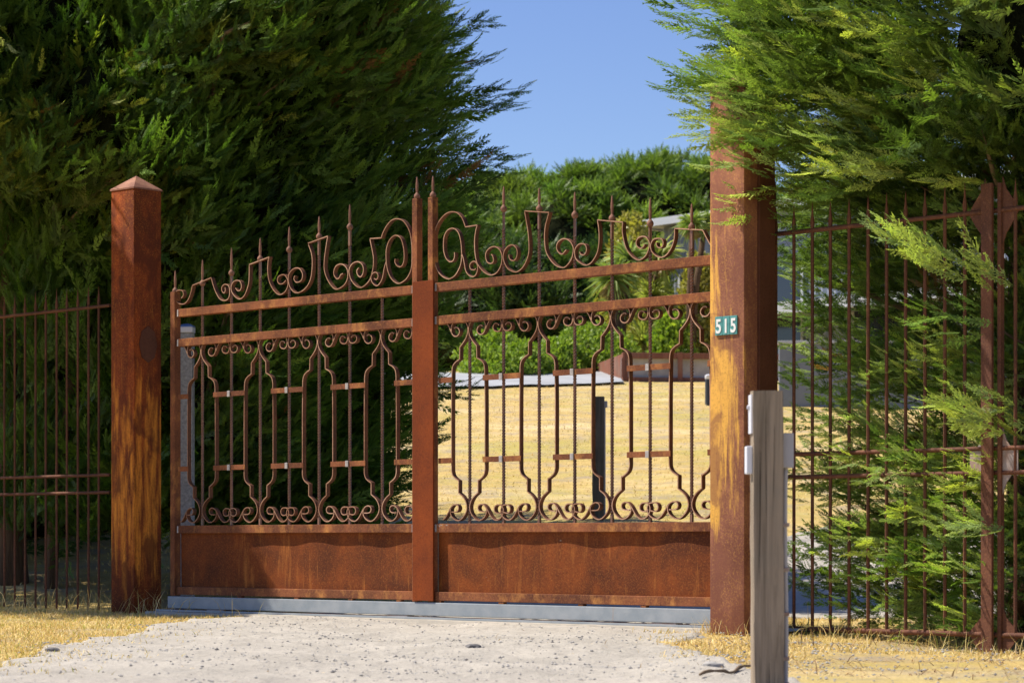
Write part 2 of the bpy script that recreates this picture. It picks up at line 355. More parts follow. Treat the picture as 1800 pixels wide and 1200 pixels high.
def twisted(sb, z0, z1, plain=.10, r=.0102, pitch=.066):
    mb = MB(); zs = [z0, z0+plain*.4] + list(np.arange(z0+plain*.4+.006, z1-plain, pitch/14)) + [z1-plain, z1]
    for z in zs:
        a = max(0, min(z, z1-plain)-z0-plain*.4)/pitch*2*math.pi+math.pi/4
        for k in range(8):
            q = r if k % 2 == 0 else r*.62
            mb.v.append((sb+q*math.cos(a+k*math.pi/4), WB+q*math.sin(a+k*math.pi/4), z))
    for i in range(len(zs)-1):
        for k in range(8): mb.f.append([8*i+k, 8*i+(k+1) % 8, 8*i+8+(k+1) % 8, 8*i+8+k])
    mb.f.append(list(range(8))[::-1]); e = 8*(len(zs)-1); mb.f.append([e+k for k in range(8)])
    return mb.build('twisted_bar', M['bar'], gate)
def spear(sb, w, zc, zt, parent, rc=.0185):
    MB().lathe((sb, w, zc), [(.009,-.018),(rc*.8,-.013),(rc,-.004),(rc,.003),(rc*.85,.011),(.009,.018),(.007,.022)], 14).build('collar', M['clip_rust'], parent, smooth=True)
    h = zt-zc
    MB().lathe((sb, w, zc+.018), [(.0062,0),(.0085,h*.35),(.0075,h*.5),(.004,h*.8),(.0008,h-.018)], 8).build('spear_tip', M['clip_rust'], parent, smooth=40)
M['clip_rust'] = rust_mat('spear_rust', (.30,.15,.10), (.17,.085,.06), (.40,.22,.12), .6, .8, (20,20,20), .4, seed=9)
tips = {356:(456,498), 407:(435,480), 457.5:(418,455), 508.5:(398,439), 561:(380,416), 615:(359,399), 885.5:(327,367), 948:(330,367), 1010.5:(337,378), 1076:(343,384), 1143:(347,393), 1216:(357,399)}
ZT, ZM, ZP = 1.947, 1.757, .568                       # tops of the two upper rails and of the panel rail
for bars, sl, sr in leafs:
    for i, px in enumerate(bars):
        sb = S(px, WB)
        if px in tips:
            zc, zt = ZZ(px, tips[px][1], WB), ZZ(px, tips[px][0], WB)
            b = twisted(sb, ZP, zc-.01); spear(sb, WB, zc, zt, b)
        else: b = twisted(sb, ZP, ZT-.03, .02)
    ks = pb
    for i, px in enumerate(bars):
        if i % 2: continue
        sb = S(px, WB)
        for mir in (False, True):
            j = i+(-1 if mir else 1)
            k = 1.0
            if 0 <= j < len(bars): k = abs(S(bars[j], WB)-sb)/pb
            def clip_path(P):
                runs = [[]]
                for p in P:
                    if p == 'c': runs[-1].append(p)
                    elif p[0] < sl+.010 or p[0] > sr+.02: runs.append([])
                    else: runs[-1].append(p)
                out = max(runs, key=len)
                while out and out[0] == 'c': out.pop(0)
                while out and out[-1] == 'c': out.pop()
                return out
            for nm, mo in (('bottle_strip', bottle), ('scroll', s_top), ('scroll', s_bot)):
                P = clip_path(place(mo, sb, mir, k))
                if len(P) > 4: strip(P, nm)
            # flat cross plates between neighbouring bottles
            se = sb+(-1 if mir else 1)*k*(bottle[20 if len(bottle) > 20 else -1][0] if False else .1235)
            sn = sb+(-1 if mir else 1)*k*pb
            if 0 <= j < len(bars): a, b2 = sorted((se, sn))
            else:
                a, b2 = sorted((se, sl if mir else sr))
            if b2-a < .01: continue
            for z0 in (1.372, .912):
                mb = MB(); mb.box(a, b2-.0006, .006, .011, z0, z0+.031, .001); pl = mb.build('cross_plate', M['gate'], gate)
                if 0 <= j < len(bars) and not mir:
                    MB().box(sn-.013, sn+.012, -.001, .0055, z0-.003, z0+.034, .002).build('clip', M['clip'], pl)
# --- crown ornaments above the top rail (hand-forged, each a little different)
Z3, Z4, Z5, Z7, Z8, Z1 = (750,340,6.665), (560,360,7.5), (290,440,6.667), (930,320,7.06), (1090,340,5.453), (280,300,3.53)
def orn(*chunks):
    P = []
    for z, pts in chunks: P += tr(*z, pts)
    strip(P, 'crest_scroll')
orn((Z3, [(325,690),(325,740),(308,785),(270,800),(228,762),(202,690),(195,600),(205,500),(240,435),(290,408),(335,420),(370,460),(390,520),(403,600),(408,700),(403,800),(378,880),(330,960),(270,998),(230,996),(170,960),(120,890),(94,800),(84,700),(82,560),(92,460),(120,370),(170,290),(230,235),(290,215),(350,225),(400,268),(430,325),(452,392),'c',(592,370),'c',(575,430),(562,520),(560,620),(568,720),(590,815),(640,890),(700,940),(760,955),(820,925),(865,850),(882,760),(870,690),(840,645),(790,622),(735,640),(695,690),(690,750),(710,805),(750,820),(780,795),(775,740),(755,712)]))
orn((Z3, [(408,705),(425,750),(440,820),(455,900),(490,955),(540,975),(575,950),(595,890),(590,830),(560,795),(525,805),(503,840),(515,885),(550,895),(575,880)]))
orn((Z3, [(962,715),(965,750),(985,780),(1020,785),(1050,750),(1060,690),(1045,635),(1000,602),(950,620),(910,670),(895,740),(910,810),(950,880),(1010,915),(1060,915),(1120,870),(1170,780),(1195,690),(1197,580),(1185,440),(1165,320),(1145,205),'c']),
    (Z7, [(245,377),'c',(225,450),(200,550),(190,680),(200,820),(225,900),(280,985),(340,1040),(400,1060),(450,1050),(510,980),(540,900),(548,820),(530,770),(500,730),(450,703),(400,710),(355,750),(340,800),(350,850),(385,890),(415,890),(440,862),(460,840)]))
orn((Z7, [(625,865),(640,895),(670,905),(700,880),(712,830),(695,780),(650,763),(605,780),(570,830),(565,890),(580,950),(630,1000),(690,1030),(750,1015),(800,960),(845,870),(865,760),(868,650),(860,550),(845,470),'c']),
    (Z8, [(25,275),'c',(20,350),(30,430),(55,520),(100,590),(150,630),(190,635),(240,600),(270,540),(280,480),(265,440),(240,415),(205,412),(170,430),(152,470),(165,510),(195,525),(222,508),(232,485)]))
orn((Z8, [(345,470),(350,500),(370,520),(400,510),(412,475),(400,440),(365,430),(320,440),(292,490),(300,550),(340,595),(390,612),(440,590),(490,520),(518,430),(522,335),'c',(790,350),'c',(830,430),(875,510),(930,600)]))
orn((Z4, [(1008,712),(1005,755),(1030,800),(1070,818),(1105,790),(1125,720),(1125,620),(1110,520),(1080,440),(1030,403),(980,415),(930,470),(897,560),(888,650),(895,780),(915,880),(950,960),(1000,1015),(1060,1036),(1140,990),(1190,920),(1222,830),(1230,700),(1228,560),(1215,420),(1190,330),(1150,255),(1100,203),(1030,183),(960,205),(900,270),(850,360),(825,435),'c',(675,445),'c',(690,520),(710,620),(722,700),(720,800),(705,890),(670,990),(610,1060),(550,1090),(490,1065),(430,990),(402,900),(402,850),(430,790),(480,755),(530,752),(575,790),(590,850),(580,910),(550,950),(515,925),(502,870),(525,830)]))
orn((Z4, [(888,750),(865,830),(845,940),(820,1010),(770,1066),(720,1040),(690,980),(700,920),(740,888),(775,905),(782,950),(760,985),(730,970)]))
orn((Z4, [(320,905),(292,920),(270,960),(240,975),(205,930),(200,870),(230,805),(290,780),(340,800),(375,850),(385,930),(365,1010),(320,1070),(240,1112),(190,1090),(130,1010),(90,920),(72,830),(75,720),(90,600),(108,480),(120,412),'c']),
    (Z1, [(922,450),'c',(945,520),(948,600),(935,680),(900,735),(850,758),(815,730),(800,680),(805,640),(830,610),(865,605),(888,640),(880,680),(850,692),(835,672),(840,652)]))
orn((Z1, [(785,680),(765,700),(742,700),(732,675),(745,652),(775,646),(797,680),(795,720),(775,755),(740,768),(705,735),(680,680),(672,620),(675,560),(682,535),'c',(558,582),'c']),
    (Z5, [(986,280),(980,380),(955,470),(920,540),(870,570),(820,540),(780,480),(775,420),(800,370),(840,350),(880,365),(895,420),(880,465),(850,472),(825,440)]))
orn((Z5, [(703,432),(706,470),(690,500),(665,470),(668,425),(700,397),(740,410),(755,450),(755,520),(735,570),(690,588),(640,565),(595,490),(565,410),(540,320),'c',(320,410),'c',(300,500),(265,585),(215,628),(150,615),(118,560),(120,500),(150,468),(200,472),(215,520),(190,560)]))
# --- frame
def gbox(name, s0_, s1_, w0, w1, z0, z1, mat='gate', ch=.003, parent=gate, lab=None):
    o = MB().box(s0_, s1_, w0, w1, z0, z1, ch).build(name, M[mat], parent)
    if lab: o['label'] = lab
    return o
sA, sB, sC, sD = S(311.5), S(727.5), S(764.5), S(1340)
for a, b in ((sA, sB), (sC, sD)):
    gbox('top_rail', a, b, 0, .05, ZT-.05, ZT); gbox('middle_rail', a, b, 0, .05, ZM-.05, ZM); gbox('panel_rail', a, b, 0, .05, ZP-.05, ZP)
    gbox('bottom_rail', a, b, 0, .05, .128, .178)
    # sheet panel, very slightly wavy so that the rail's shadow undulates
    mb = MB(); n = 60
    for i in range(n+1):
        s = a+(b-a)*i/n
        for z in (.17, .30, .44, .525):
            mb.v.append((s, .030+.004*math.sin(s*6.5)+.003*math.sin(s*15+z*4), z))
    for i in range(n):
        for k in range(3): mb.f.append([i*4+k, i*4+4+k, i*4+5+k, i*4+1+k])
    b0 = len(mb.v); mb.v += [(v[0], v[1]+.008, v[2]) for v in list(mb.v)]
    for i in range(n):
        for k in range(3): mb.f.append([b0+i*4+k, b0+i*4+1+k, b0+i*4+5+k, b0+i*4+4+k])
    mb.build('panel', M['panel'], gate, smooth=True)
for z_ in (ZT, ZM, ZP):
    for a_, b_ in ((sB-.016, sB), (sC, sC+.014), (sA, sA+.012)): gbox('weld', a_, b_, -.0018, -.0002, z_-.047, z_-.004, 'clip', 0)
st = gbox('stile', S(300), S(300)+.045, -.004, .046, .12, ZZ(302, 513)); spear(S(300)+.022, .02, ZZ(302, 511), ZZ(302, 475), st)
st = gbox('stile', S(724.2,-.008), S(733,-.008)-.0, -.008, .036, .12, ZZ(728, 349)); spear(S(730), .014, ZZ(731, 345), ZZ(732, 310), st)
st = gbox('stile', S(752,-.008), S(760.5,-.008), -.008, .036, .12, ZZ(756, 347)); spear(S(758), .014, ZZ(758, 343), ZZ(759, 309), st)
gbox('cover_plate', S(725.3,-.02), S(761,-.02), -.020, -.0085, ZZ(740,1055,-.02), ZZ(740,494,-.02), 'cover', .0015)
beam = gbox('base_beam', S(297), S(1345), -.012, .058, .040, .116, 'galv', .004)
for px in (420, 520, 615, 700, 770, 880, 1020, 1130): gbox('weld', S(px)-.02, S(px)+.02, .002, .03, .1165, .127, 'gate', .002)
for px in (1168, 700, 380):
    s = S(px); w = empty('wheel', (s, .02, .03)); w.parent = beam
    MB().box(s-.085, s+.085, -.008, .05, .030, .0395, .001).build('wheel_bracket', M['gusset'], beam)
    m = MB(); m.tube([(s, .005, .012), (s, .045, .012)], .030, 16); w2 = m.build('wheel', M['gusset'], beam, smooth=40)
    bpy.data.objects.remove(w)

# --- floor track under the gate
trk = empty('gate_track', (GX, GZ, 0), R(-45), label='narrow steel ground track set in a weathered concrete strip under the gate', cat='track')
mb = MB(); n = 160; sa, sb_ = S(288), S(1420); rows = [-.16, -.155, .30, .305]
for i in range(n+1):
    s = sa+(sb_-sa)*i/n; j = .012*float(vn(s, 0, 5)); j2 = .02*float(vn(s, 7, 4))
    for k, (w, z) in enumerate(((-.16+j, -.05), (-.15+j, .021), (.29+j2, .022), (.30+j2, -.05))): mb.v.append((s, w, z+.003*float(vn(s, w*5, 9))))
for i in range(n):
    for k in range(3): mb.f.append([i*4+k, i*4+4+k, i*4+5+k, i*4+1+k])
mb.build('concrete_strip', M['concrete'], trk, smooth=30)
MB().box(sa, sb_, -.07, -.055, .0215, .034, .001).build('track_edge', M['galv'], trk)
MB().box(sa, sb_, .012, .03, .0215, .0345, .001).build('track_rail', M['gate'], trk)

# ------------------------------------------------------------------ main posts
def post(name, label, near_px, w0, size, rz, mat, top, base):
    s_near = S(near_px, w0)
    c = g2w(s_near-size/2, w0+size/2)
    o = empty(name, (c.x, c.y, 0), R(-45)+rz, label=label, cat='post', group='rusty steel gate posts')
    h = size/2
    bm = bmesh.new()
    prof = [base, .4, .9, 1.4, 1.9, 2.3, top]
    bmx = MB().box(-h, h, -h, h, base, top, .012); bmx.build('tube', M[mat], o, smooth=30)
    bm.free()
    m = MB(); e = h+.004
    m.v = [(-e,-e,top-.004),(e,-e,top-.004),(e,e,top-.004),(-e,e,top-.004),(-e,-e,top+.006),(e,-e,top+.006),(e,e,top+.006),(-e,e,top+.006),(0,0,top+.098)]
    m.f = [[3,2,1,0],[0,1,5,4],[1,2,6,5],[2,3,7,6],[3,0,4,7],[4,5,8],[5,6,8],[6,7,8],[7,4,8]]
    m.build('cap', M['capm'], o)
    return o, h
M['capm'] = rust_mat('cap_rust', (.42,.21,.14), (.20,.09,.065), (.40,.2,.1), .55, .75, (9,9,9), .8, pale=(.5,.42,.38), pale_lo=.68, seed=12)
pl, hl = post('gate_post', 'dark rusty square steel gate post with pyramid cap left of the gate', 233, -.12, .232, R(3.5), 'postL', 2.742, -.1)
MB().box(-hl-.0035, -hl+.003, -.0, .0, 0, .001)
# hexagonal darker plate on the right face of the left post, weld bead on the near corner
m = MB(); r = .07
hexp = [(hl+.002, -.002+.076*math.cos(a)*1.0, 1.738+.118*math.sin(a)) for a in [math.pi/2+i*math.pi/4 for i in range(8)]]
m.v = hexp+[(x+.004, y, z) for x, y, z in hexp]; m.f = [list(range(8,16))]+[[i, (i+1)%8, (i+1)%8+8, i+8] for i in range(8)]
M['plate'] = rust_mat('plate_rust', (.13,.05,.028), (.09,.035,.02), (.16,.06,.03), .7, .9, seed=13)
m.build('patch_plate', M['plate'], pl)
m = MB(); m.tube([(hl-.004+.002*math.sin(z*60), -hl+.004, z) for z in np.arange(-.05, 2.73, .012)], [.006+.0015*math.sin(z*190) for z in np.arange(-.05, 2.73, .012)], 6)
m.build('weld_seam', M['postL'], pl, smooth=True)
pr, hr = post('gate_post', 'tall rusty steel gate post with yellow stains carrying the 515 tiles', 1308, -.28, .226, 0, 'postR', 2.735, -.1)
MB().box(hr+.001, hr+.016, -.012, hr-.002, .0, 2.70, .003).build('shade_channel', M['plate'], pr)  # dark channel added so the shaded side face reads darker
# house number: three tiles on the outer face
s_r0 = S(1308, -.28)-.226
num = empty('house_number', g2w(S(1277, -.284), -.2805, ZZ(1277, 572, -.284)), R(-45)+R(0.5), label='teal ceramic tiles reading 515 on the right gate post', cat='house number')
w3 = (S(1296.5, -.284)-S(1258, -.284))/3; hh = .047
def text_mesh(ch, size):
    cu = bpy.data.curves.new('digit', 'FONT'); cu.body = ch; cu.size = size; cu.extrude = .0012; cu.offset = size*.022
    cu.align_x = 'CENTER'; cu.align_y = 'CENTER'
    t = bpy.data.objects.new('digit', cu); col.objects.link(t); dg = bpy.context.evaluated_depsgraph_get()
    me = bpy.data.meshes.new_from_object(t.evaluated_get(dg)); bpy.data.objects.remove(t); bpy.data.curves.remove(cu); return me
for i, ch in enumerate('515'):
    x = (i-1)*w3
    t = MB().box(x-w3/2+.0008, x+w3/2-.0008, -.008, 0, -hh, hh, .0018).build('tile', M['teal'], num)
    me = text_mesh(ch, .098); me.transform(Matrix.Diagonal((.80, 1.0, 1.0, 1)) ); me.transform(Matrix.Rotation(R(90), 4, 'X'))
    bb = [v.co for v in me.vertices]; zc = (max(v.z for v in bb)+min(v.z for v in bb))/2; xc = (max(v.x for v in bb)+min(v.x for v in bb))/2
    me.transform(Matrix.Translation((x-xc, -.0092, -zc-.002))); me.materials.append(M['digit'])
    d = bpy.data.objects.new('digit', me); col.objects.link(d); d.parent = t

# ------------------------------------------------------------------ picket fences
def fence(name, label, pxs, s_from, s_to, extra=None):
    o = empty(name, (GX, GZ, 0), R(-45), label=label, cat='fence')
    for z, r in ((2.022, .012), (.905, .011), (.79, .011), (.028, .013)):
        if name == 'picket_fence' and z < .1 and s_to < -4: continue
        m = MB(); m.tube([(s_from, .03, z), (s_to, .03, z)], r, 10); m.build('rail', M['fence'], o, smooth=60)
    for px in pxs:
        s = S(px, .03); j = random.uniform(-.004, .004); zt = 2.165+random.uniform(-.01, .01)
        m = MB(); m.lathe((s, .03, 0), [(.0085,.01),(.0085,2.03),(.0105,2.045),(.0115,2.06),(.006,2.10),(.001,zt)], 6, R(30))
        p = m.build('picket', M['fence'], o, smooth=40); p.rotation_euler = (0, 0, 0)
    return o
fl = fence('picket_fence', 'dark rusty spear topped picket fence in shade left of the gate', [-48,-29.5,-11,7.7,26,44,62.5,80.5,99.6,117.6,136.8,155.6,173.6], S(-60,.03), S(193,.03))
for z in (.03,): pass
fr = fence('picket_fence', 'rusty picket fence right of the gate with cypress growing through', [1363.8,1395.6,1428,1459.6,1492.5,1526,1558.5,1592,1626,1661,1696,1785,1820], S(1338,.03), S(1850,.03))
def gusset(s, sgn, zc, half, hw, parent, flat=.0, mt='gusset'):     # curved diamond half-plate beside a post
    pts = [(0, zc+half), (hw*.25, zc+half*.62), (hw*.6, zc+half*.38), (hw, zc+.07 if flat else zc+.012), (hw, zc-.07 if flat else zc-.012), (hw*.6, zc-half*.42), (hw*.25, zc-half*.66), (0, zc-half)]
    m = MB(); n = len(pts); m.v = [(s+sgn*x, .008, z) for x, z in pts]+[(s+sgn*x, .014, z) for x, z in pts]
    m.f = [list(range(n)) if sgn > 0 else list(range(n))[::-1], list(range(n, 2*n))]+[[i, (i+1) % n, (i+1) % n+n, i+n] for i in range(n)]
    m.build('gusset', M[mt], parent)
s_p = S(1724, -.01)
fp = empty('fence_post', g2w(s_p+.035, .02, 0), R(-45), label='rusty square fence post with curved grey gussets at the far right', cat='post')
MB().box(-.035, .026, -.03, -.012, -.25, 2.15, .002).build('tube', M['fence'], fp)
MB().box(.040, .060, -.005, .025, -.1, 2.15, .002).build('back_tube', M['fence'], fp)
for zc, half, fl_ in ((.845, .155, 1), (2.02, .16, 0), (.03, .13, 0)):
    gusset(-.0355, -1, zc, half, .088, fp, fl_, 'gusset' if fl_ else 'fence'); gusset(.061, 1, zc, half, .085, fp, fl_, 'gusset' if fl_ else 'fence')
for c in fp.children:
    pass
ep = empty('fence_post', g2w(S(1340, .05), .05, 0), R(-45), label='dark flat sided fence end post directly behind the right gate post', cat='post')
MB().box(-.04, .05, -.03, .05, -.05, 2.30, .003).build('tube', M['fence'], ep)

# ------------------------------------------------------------------ timber posts
d = 8.2; c = world_pt(1347, 950, d)
tp = empty('timber_post', (c.x, c.y, 0), R(2), label='grey weathered timber post in the right foreground with white and grey boxes', cat='post')
hwid = 26*d/F
def rough_post(h, hw, base, seed, tilt=.004):
    m = MB(); n = 40; sec = [(-1,-1),(-.4,-1.01),(.3,-.99),(1,-1),(1.0,0),(1,1),(0,1),(-1,1),(-1,0)]
    for i in range(n+1):
        z = base+(h-base)*i/n
        for k, (a, b_) in enumerate(sec):
            j = .0018*float(vn(z*1.0+k*3.3+seed, k*1.7, 7)); jj = .0016*float(vn(z+seed, k*5.1, 26))
            m.v.append((a*hw*(1+j/hw*2)+tilt*(h-z)+jj, b_*hw+jj, z-(.003*float(vn(k*2.2, seed, 3)) if i == n else 0)))
    L = len(sec)
    for i in range(n):
        for k in range(L): m.f.append([i*L+k, i*L+(k+1) % L, (i+1)*L+(k+1) % L, (i+1)*L+k])
    m.f.append(list(range(L))[::-1]); m.f.append([n*L+k for k in range(L)]); return m
rough_post(.94, hwid, -.2, 1).build('post', M['wood'], tp, smooth=50)
zpx = lambda py: EYE+(HY-py)/F*d
xpx = lambda px: (px-1347)/F*d
MB().box(xpx(1310), xpx(1321), -.03, .02, zpx(833), zpx(784), .004).build('white_box', M['white'], tp)
MB().box(xpx(1317.5), xpx(1321), -.035, .03, zpx(762), zpx(694), .001).build('white_strip', M['white'], tp)
MB().lathe((xpx(1317), 0, zpx(716)), [(.004,-.008),(.008,-.004),(.008,.004),(.004,.008)], 10).build('button', M['greybox'], tp)
gb = MB().box(xpx(1372.5), xpx(1394), -.02, .07, zpx(822), zpx(761), .002).build('grey_box', M['greybox'], tp)
m = MB(); m.tube([(xpx(1381)+.002*math.sin(z*9), .0, z) for z in np.linspace(-.1, zpx(822)+.002, 30)][::1], .0075, 8)
m.build('conduit', M['greybox'], tp, smooth=True)
for z in (.02, .1, .24, .38, .52): MB().box(xpx(1375), xpx(1387), -.012, .010, z-.006, z+.006, .002).build('saddle', M['gusset'], tp)
d2 = 24.0; c2 = world_pt(1052, 950, d2); h0 = float(height(c2.x, c2.y))
tp2 = empty('timber_post', (c2.x, c2.y, h0), R(-6), label='dark timber post standing in the dry lawn seen through the gate', cat='post')
hz = EYE+(HY-697)/F*d2-h0
rough_post(hz, .053, -.3, 5, 0).build('post', M['wood_dark'], tp2, smooth=50)
MB().box(.054, .082, -.02, .03, hz-.10, hz-.04, .004).build('bracket', M['greybox'], tp2)
MB().box(.054, .066, -.02, .01, -.1, hz-.10, .003).build('conduit', M['greybox'], tp2)
# gate guide post on the left, behind the gate
sg = S(329, .32)
gp = empty('guide_post', g2w(sg, .32, 0), R(-45+40), label='pale speckled concrete post with blue cap behind the left end of the gate', cat='post')
MB().box(-.042, .042, -.04, .04, -.05, 1.83, .004).build('post', M['speckle'], gp)
MB().box(-.050, .045, -.048, .048, 1.831, 1.868, .004).build('collar', M['white'], gp)
MB().lathe((0, 0, 1.8685), [(.066, 0), (.06, .010), (.03, .020), (.004, .024)], 4, R(45)).build('cap', M['cap_blue'], gp)
MB().box(-.085, -.060, -.02, .02, -.02, 1.72, .002).build('channel', M['galv'], gp)
# bollard light on the lawn
cb = world_pt(1245, 690, 40.0); hb = float(height(cb.x, cb.y))
bl = empty('bollard', (cb.x, cb.y, hb), 0, label='black bollard light on the lawn near the right gate post', cat='bollard')
MB().lathe((0,0,0), [(.05,-.2),(.05,.40)], 16).build('post', M['black'], bl, smooth=40)
MB().lathe((0,0,.401), [(.045,0),(.052,.01),(.052,.06),(.02,.075)], 16).build('lamp', M['white'], bl, smooth=40)

# ------------------------------------------------------------------ foliage
def frond(pairs, sub, seed, wid=1.0):
    r = np.random.default_rng(seed); Qd = []; T = []
    def rh(b, t, w, tone):
        b = np.array(b, float); t = np.array(t, float); dd = t-b; L = np.linalg.norm(dd)+1e-9
        n = np.array([-dd[1], dd[0], 0])/L*w/2; m_ = b+dd*.40+np.array([0, 0, .05*L])
        Qd.append([b, m_+n, t, m_-n]); T.append(tone)
    cv = r.uniform(-.10, .10); ax = lambda t: np.array([t, cv*t*t, -.12*t+.16*t*t])
    for i in range(3): rh(ax(i/3), ax((i+1.2)/3), .020*wid, .1)
    rh(ax(.93), ax(1.12), .022*wid, .9)
    for i in range(pairs):
        t = min(.97, max(.03, .05+.90*i/(pairs-1)+r.uniform(-.03, .03)))
        for sd in (-1, 1):
            tt = t+(.035 if sd > 0 else 0); L = (.31*(1-tt)**.8+.06)*r.uniform(.55, 1.35)*min(1, .55+tt*3); a = R(r.uniform(13, 34))*sd
            b = ax(min(tt, 1)); e = b+np.array([math.cos(a), math.sin(a), r.uniform(-.12, .10)])*L
            rh(b, e, .034*wid, .35+.3*tt)
            for j in range(sub):
                u = .25+.6*j/max(sub-1, 1)
                for s2 in (-1, 1):
                    bb = b+(e-b)*u; l2 = L*.40*(1.15-u)*r.uniform(.8, 1.25); a2 = a+s2*R(30)
                    rh(bb, bb+np.array([math.cos(a2), math.sin(a2), r.uniform(-.2, .1)])*l2, .027*wid, .55+.4*u)
    return np.array(Qd), np.array(T)
FR_F = [frond(10, 2, s) for s in (1, 2, 3, 8, 11, 14)]; FR_M = [frond(9, 1, s, 1.35) for s in (4, 5)]; FR_C = [frond(6, 0, s, 2.4) for s in (6, 7)]
def frames(d, up):                                     # rotation matrices with x along d and z near up
    d = d/np.linalg.norm(d, axis=1, keepdims=True); y = np.cross(up, d); y /= np.linalg.norm(y, axis=1, keepdims=True)+1e-9
    return np.stack([d, y, np.cross(d, y)], axis=2)
def scatter_fronds(protos, P, D, U, L, base, var, r, tipgain=1.0):
    Vs, Cs = [], []; pick = r.integers(0, len(protos), len(P)); Rm = frames(D, U)
    for k, (Qd, T) in enumerate(protos):
        idx = np.where(pick == k)[0]
        if not len(idx): continue
        v = np.einsum('nij,qkj->nqki', Rm[idx], Qd)*L[idx, None, None, None]+P[idx, None, None, :]
        tone = 1+tipgain*(T[None, :]-.5)  # tips lightened for new growth, with sunlit highlights painted into the tint
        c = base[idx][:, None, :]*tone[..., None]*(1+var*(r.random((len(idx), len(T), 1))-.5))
        Vs.append(v.reshape(-1, 4, 3)); Cs.append(c.reshape(-1, 3))
    return np.concatenate(Vs), np.concatenate(Cs)
def boughs(P, D, L, base, r, protos, per=11, spread=1.0, droop=.12, up=(0, 0, 1.0)):
    n = len(P); D = D/np.linalg.norm(D, axis=1, keepdims=True)
    upv = np.tile(up, (n, 1))+.42*r.normal(size=(n, 3)); Rm = frames(D, upv)
    PP, DD, UU, LL, BB = [], [], [], [], []
    for k in range(per):
        t = .12+.88*k/(per-1)+r.uniform(-.04, .04, n)
        sd = np.where((k % 2) == 0, 1, -1)*np.ones(n); a = np.where(k == per-1, 0, sd*r.uniform(.22, .62, n)*spread)
        el = r.uniform(-.2, .45, n)
        loc = np.stack([np.cos(a)*np.cos(el), np.sin(a)*np.cos(el), np.sin(el)], 1)
        PP.append(P+D*(L*t)[:, None]-np.array([0, 0, 1.0])*(droop*L*t*t)[:, None]+.03*r.normal(size=(n, 3)))
        DD.append(np.einsum('nij,nj->ni', Rm, loc)); u = Rm[:, :, 2]+.8*r.normal(size=(n, 3)); UU.append(u)
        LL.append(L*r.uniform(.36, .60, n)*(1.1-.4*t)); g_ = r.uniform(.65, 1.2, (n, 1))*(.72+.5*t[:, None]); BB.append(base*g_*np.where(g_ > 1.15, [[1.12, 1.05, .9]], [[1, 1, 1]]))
    return scatter_fronds(protos, np.concatenate(PP), np.concatenate(DD), np.concatenate(UU), np.concatenate(LL), np.concatenate(BB), .35, r)
def plane_w(x, y): return (x+y-(GX+GZ))*Q              # distance behind the gate line
def crown(r, cx, cy, prof, n, z0, z1, side=1.0, wind=(0,0,0), rise=.45, shell=(.55, 1.0), lump=.18, keep=None, blen=(.45, .8), green=((.055,.105,.022), (.10,.15,.03)), protos=FR_F, per=11, brown=.02, zbias=1.0, layer=0):
    N = n*9; z = z0+(z1-z0)*r.random(N)**zbias
    th = r.uniform(-math.pi, math.pi, N)             # azimuth; camera side is -y
    ok = r.random(N) < np.where(np.cos(th+math.pi/2) > -.25, 1.0, side); z, th = z[ok], th[ok]
    Rz = np.interp(z, [p[0] for p in prof], [p[1] for p in prof])
    Rz = Rz*(1+lump*(np.sin(3*th+z*1.7+cx)+np.sin(5*th-z*2.9+cy)*.6+np.sin(z*4.3+2*th)*.5))
    lay = np.sin(z*8.2+2.2*np.sin(2*th+cx)+1.3*np.sin(5*th)); Rz = Rz*(1+.20*layer*lay)
    if layer: kk = r.random(len(z)) < np.clip(.62+.75*lay, .10, 1); z, th, Rz = z[kk], th[kk], Rz[kk]
    f = shell[0]+(shell[1]-shell[0])*r.random(len(z))**.6
    L = r.uniform(*blen, len(z)); rad = np.maximum(Rz*f-L*.55, .05)
    P = np.stack([cx+rad*np.cos(th), cy+rad*np.sin(th), z], 1)
    D = np.stack([np.cos(th), np.sin(th), rise+.25*r.normal(size=len(z))], 1)+np.array(wind)+.28*r.normal(size=(len(z), 3))
    D /= np.linalg.norm(D, axis=1, keepdims=True); tip = P+D*L[:, None]
    m = np.ones(len(z), bool)
    if keep is not None: m = keep(P, tip)
    P, D, L = P[m][:n], D[m][:n], L[m][:n]
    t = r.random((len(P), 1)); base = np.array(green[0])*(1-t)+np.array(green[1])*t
    bro = r.random(len(P)) < brown; base[bro] = (.20, .11, .04)
    return P, D, L, base
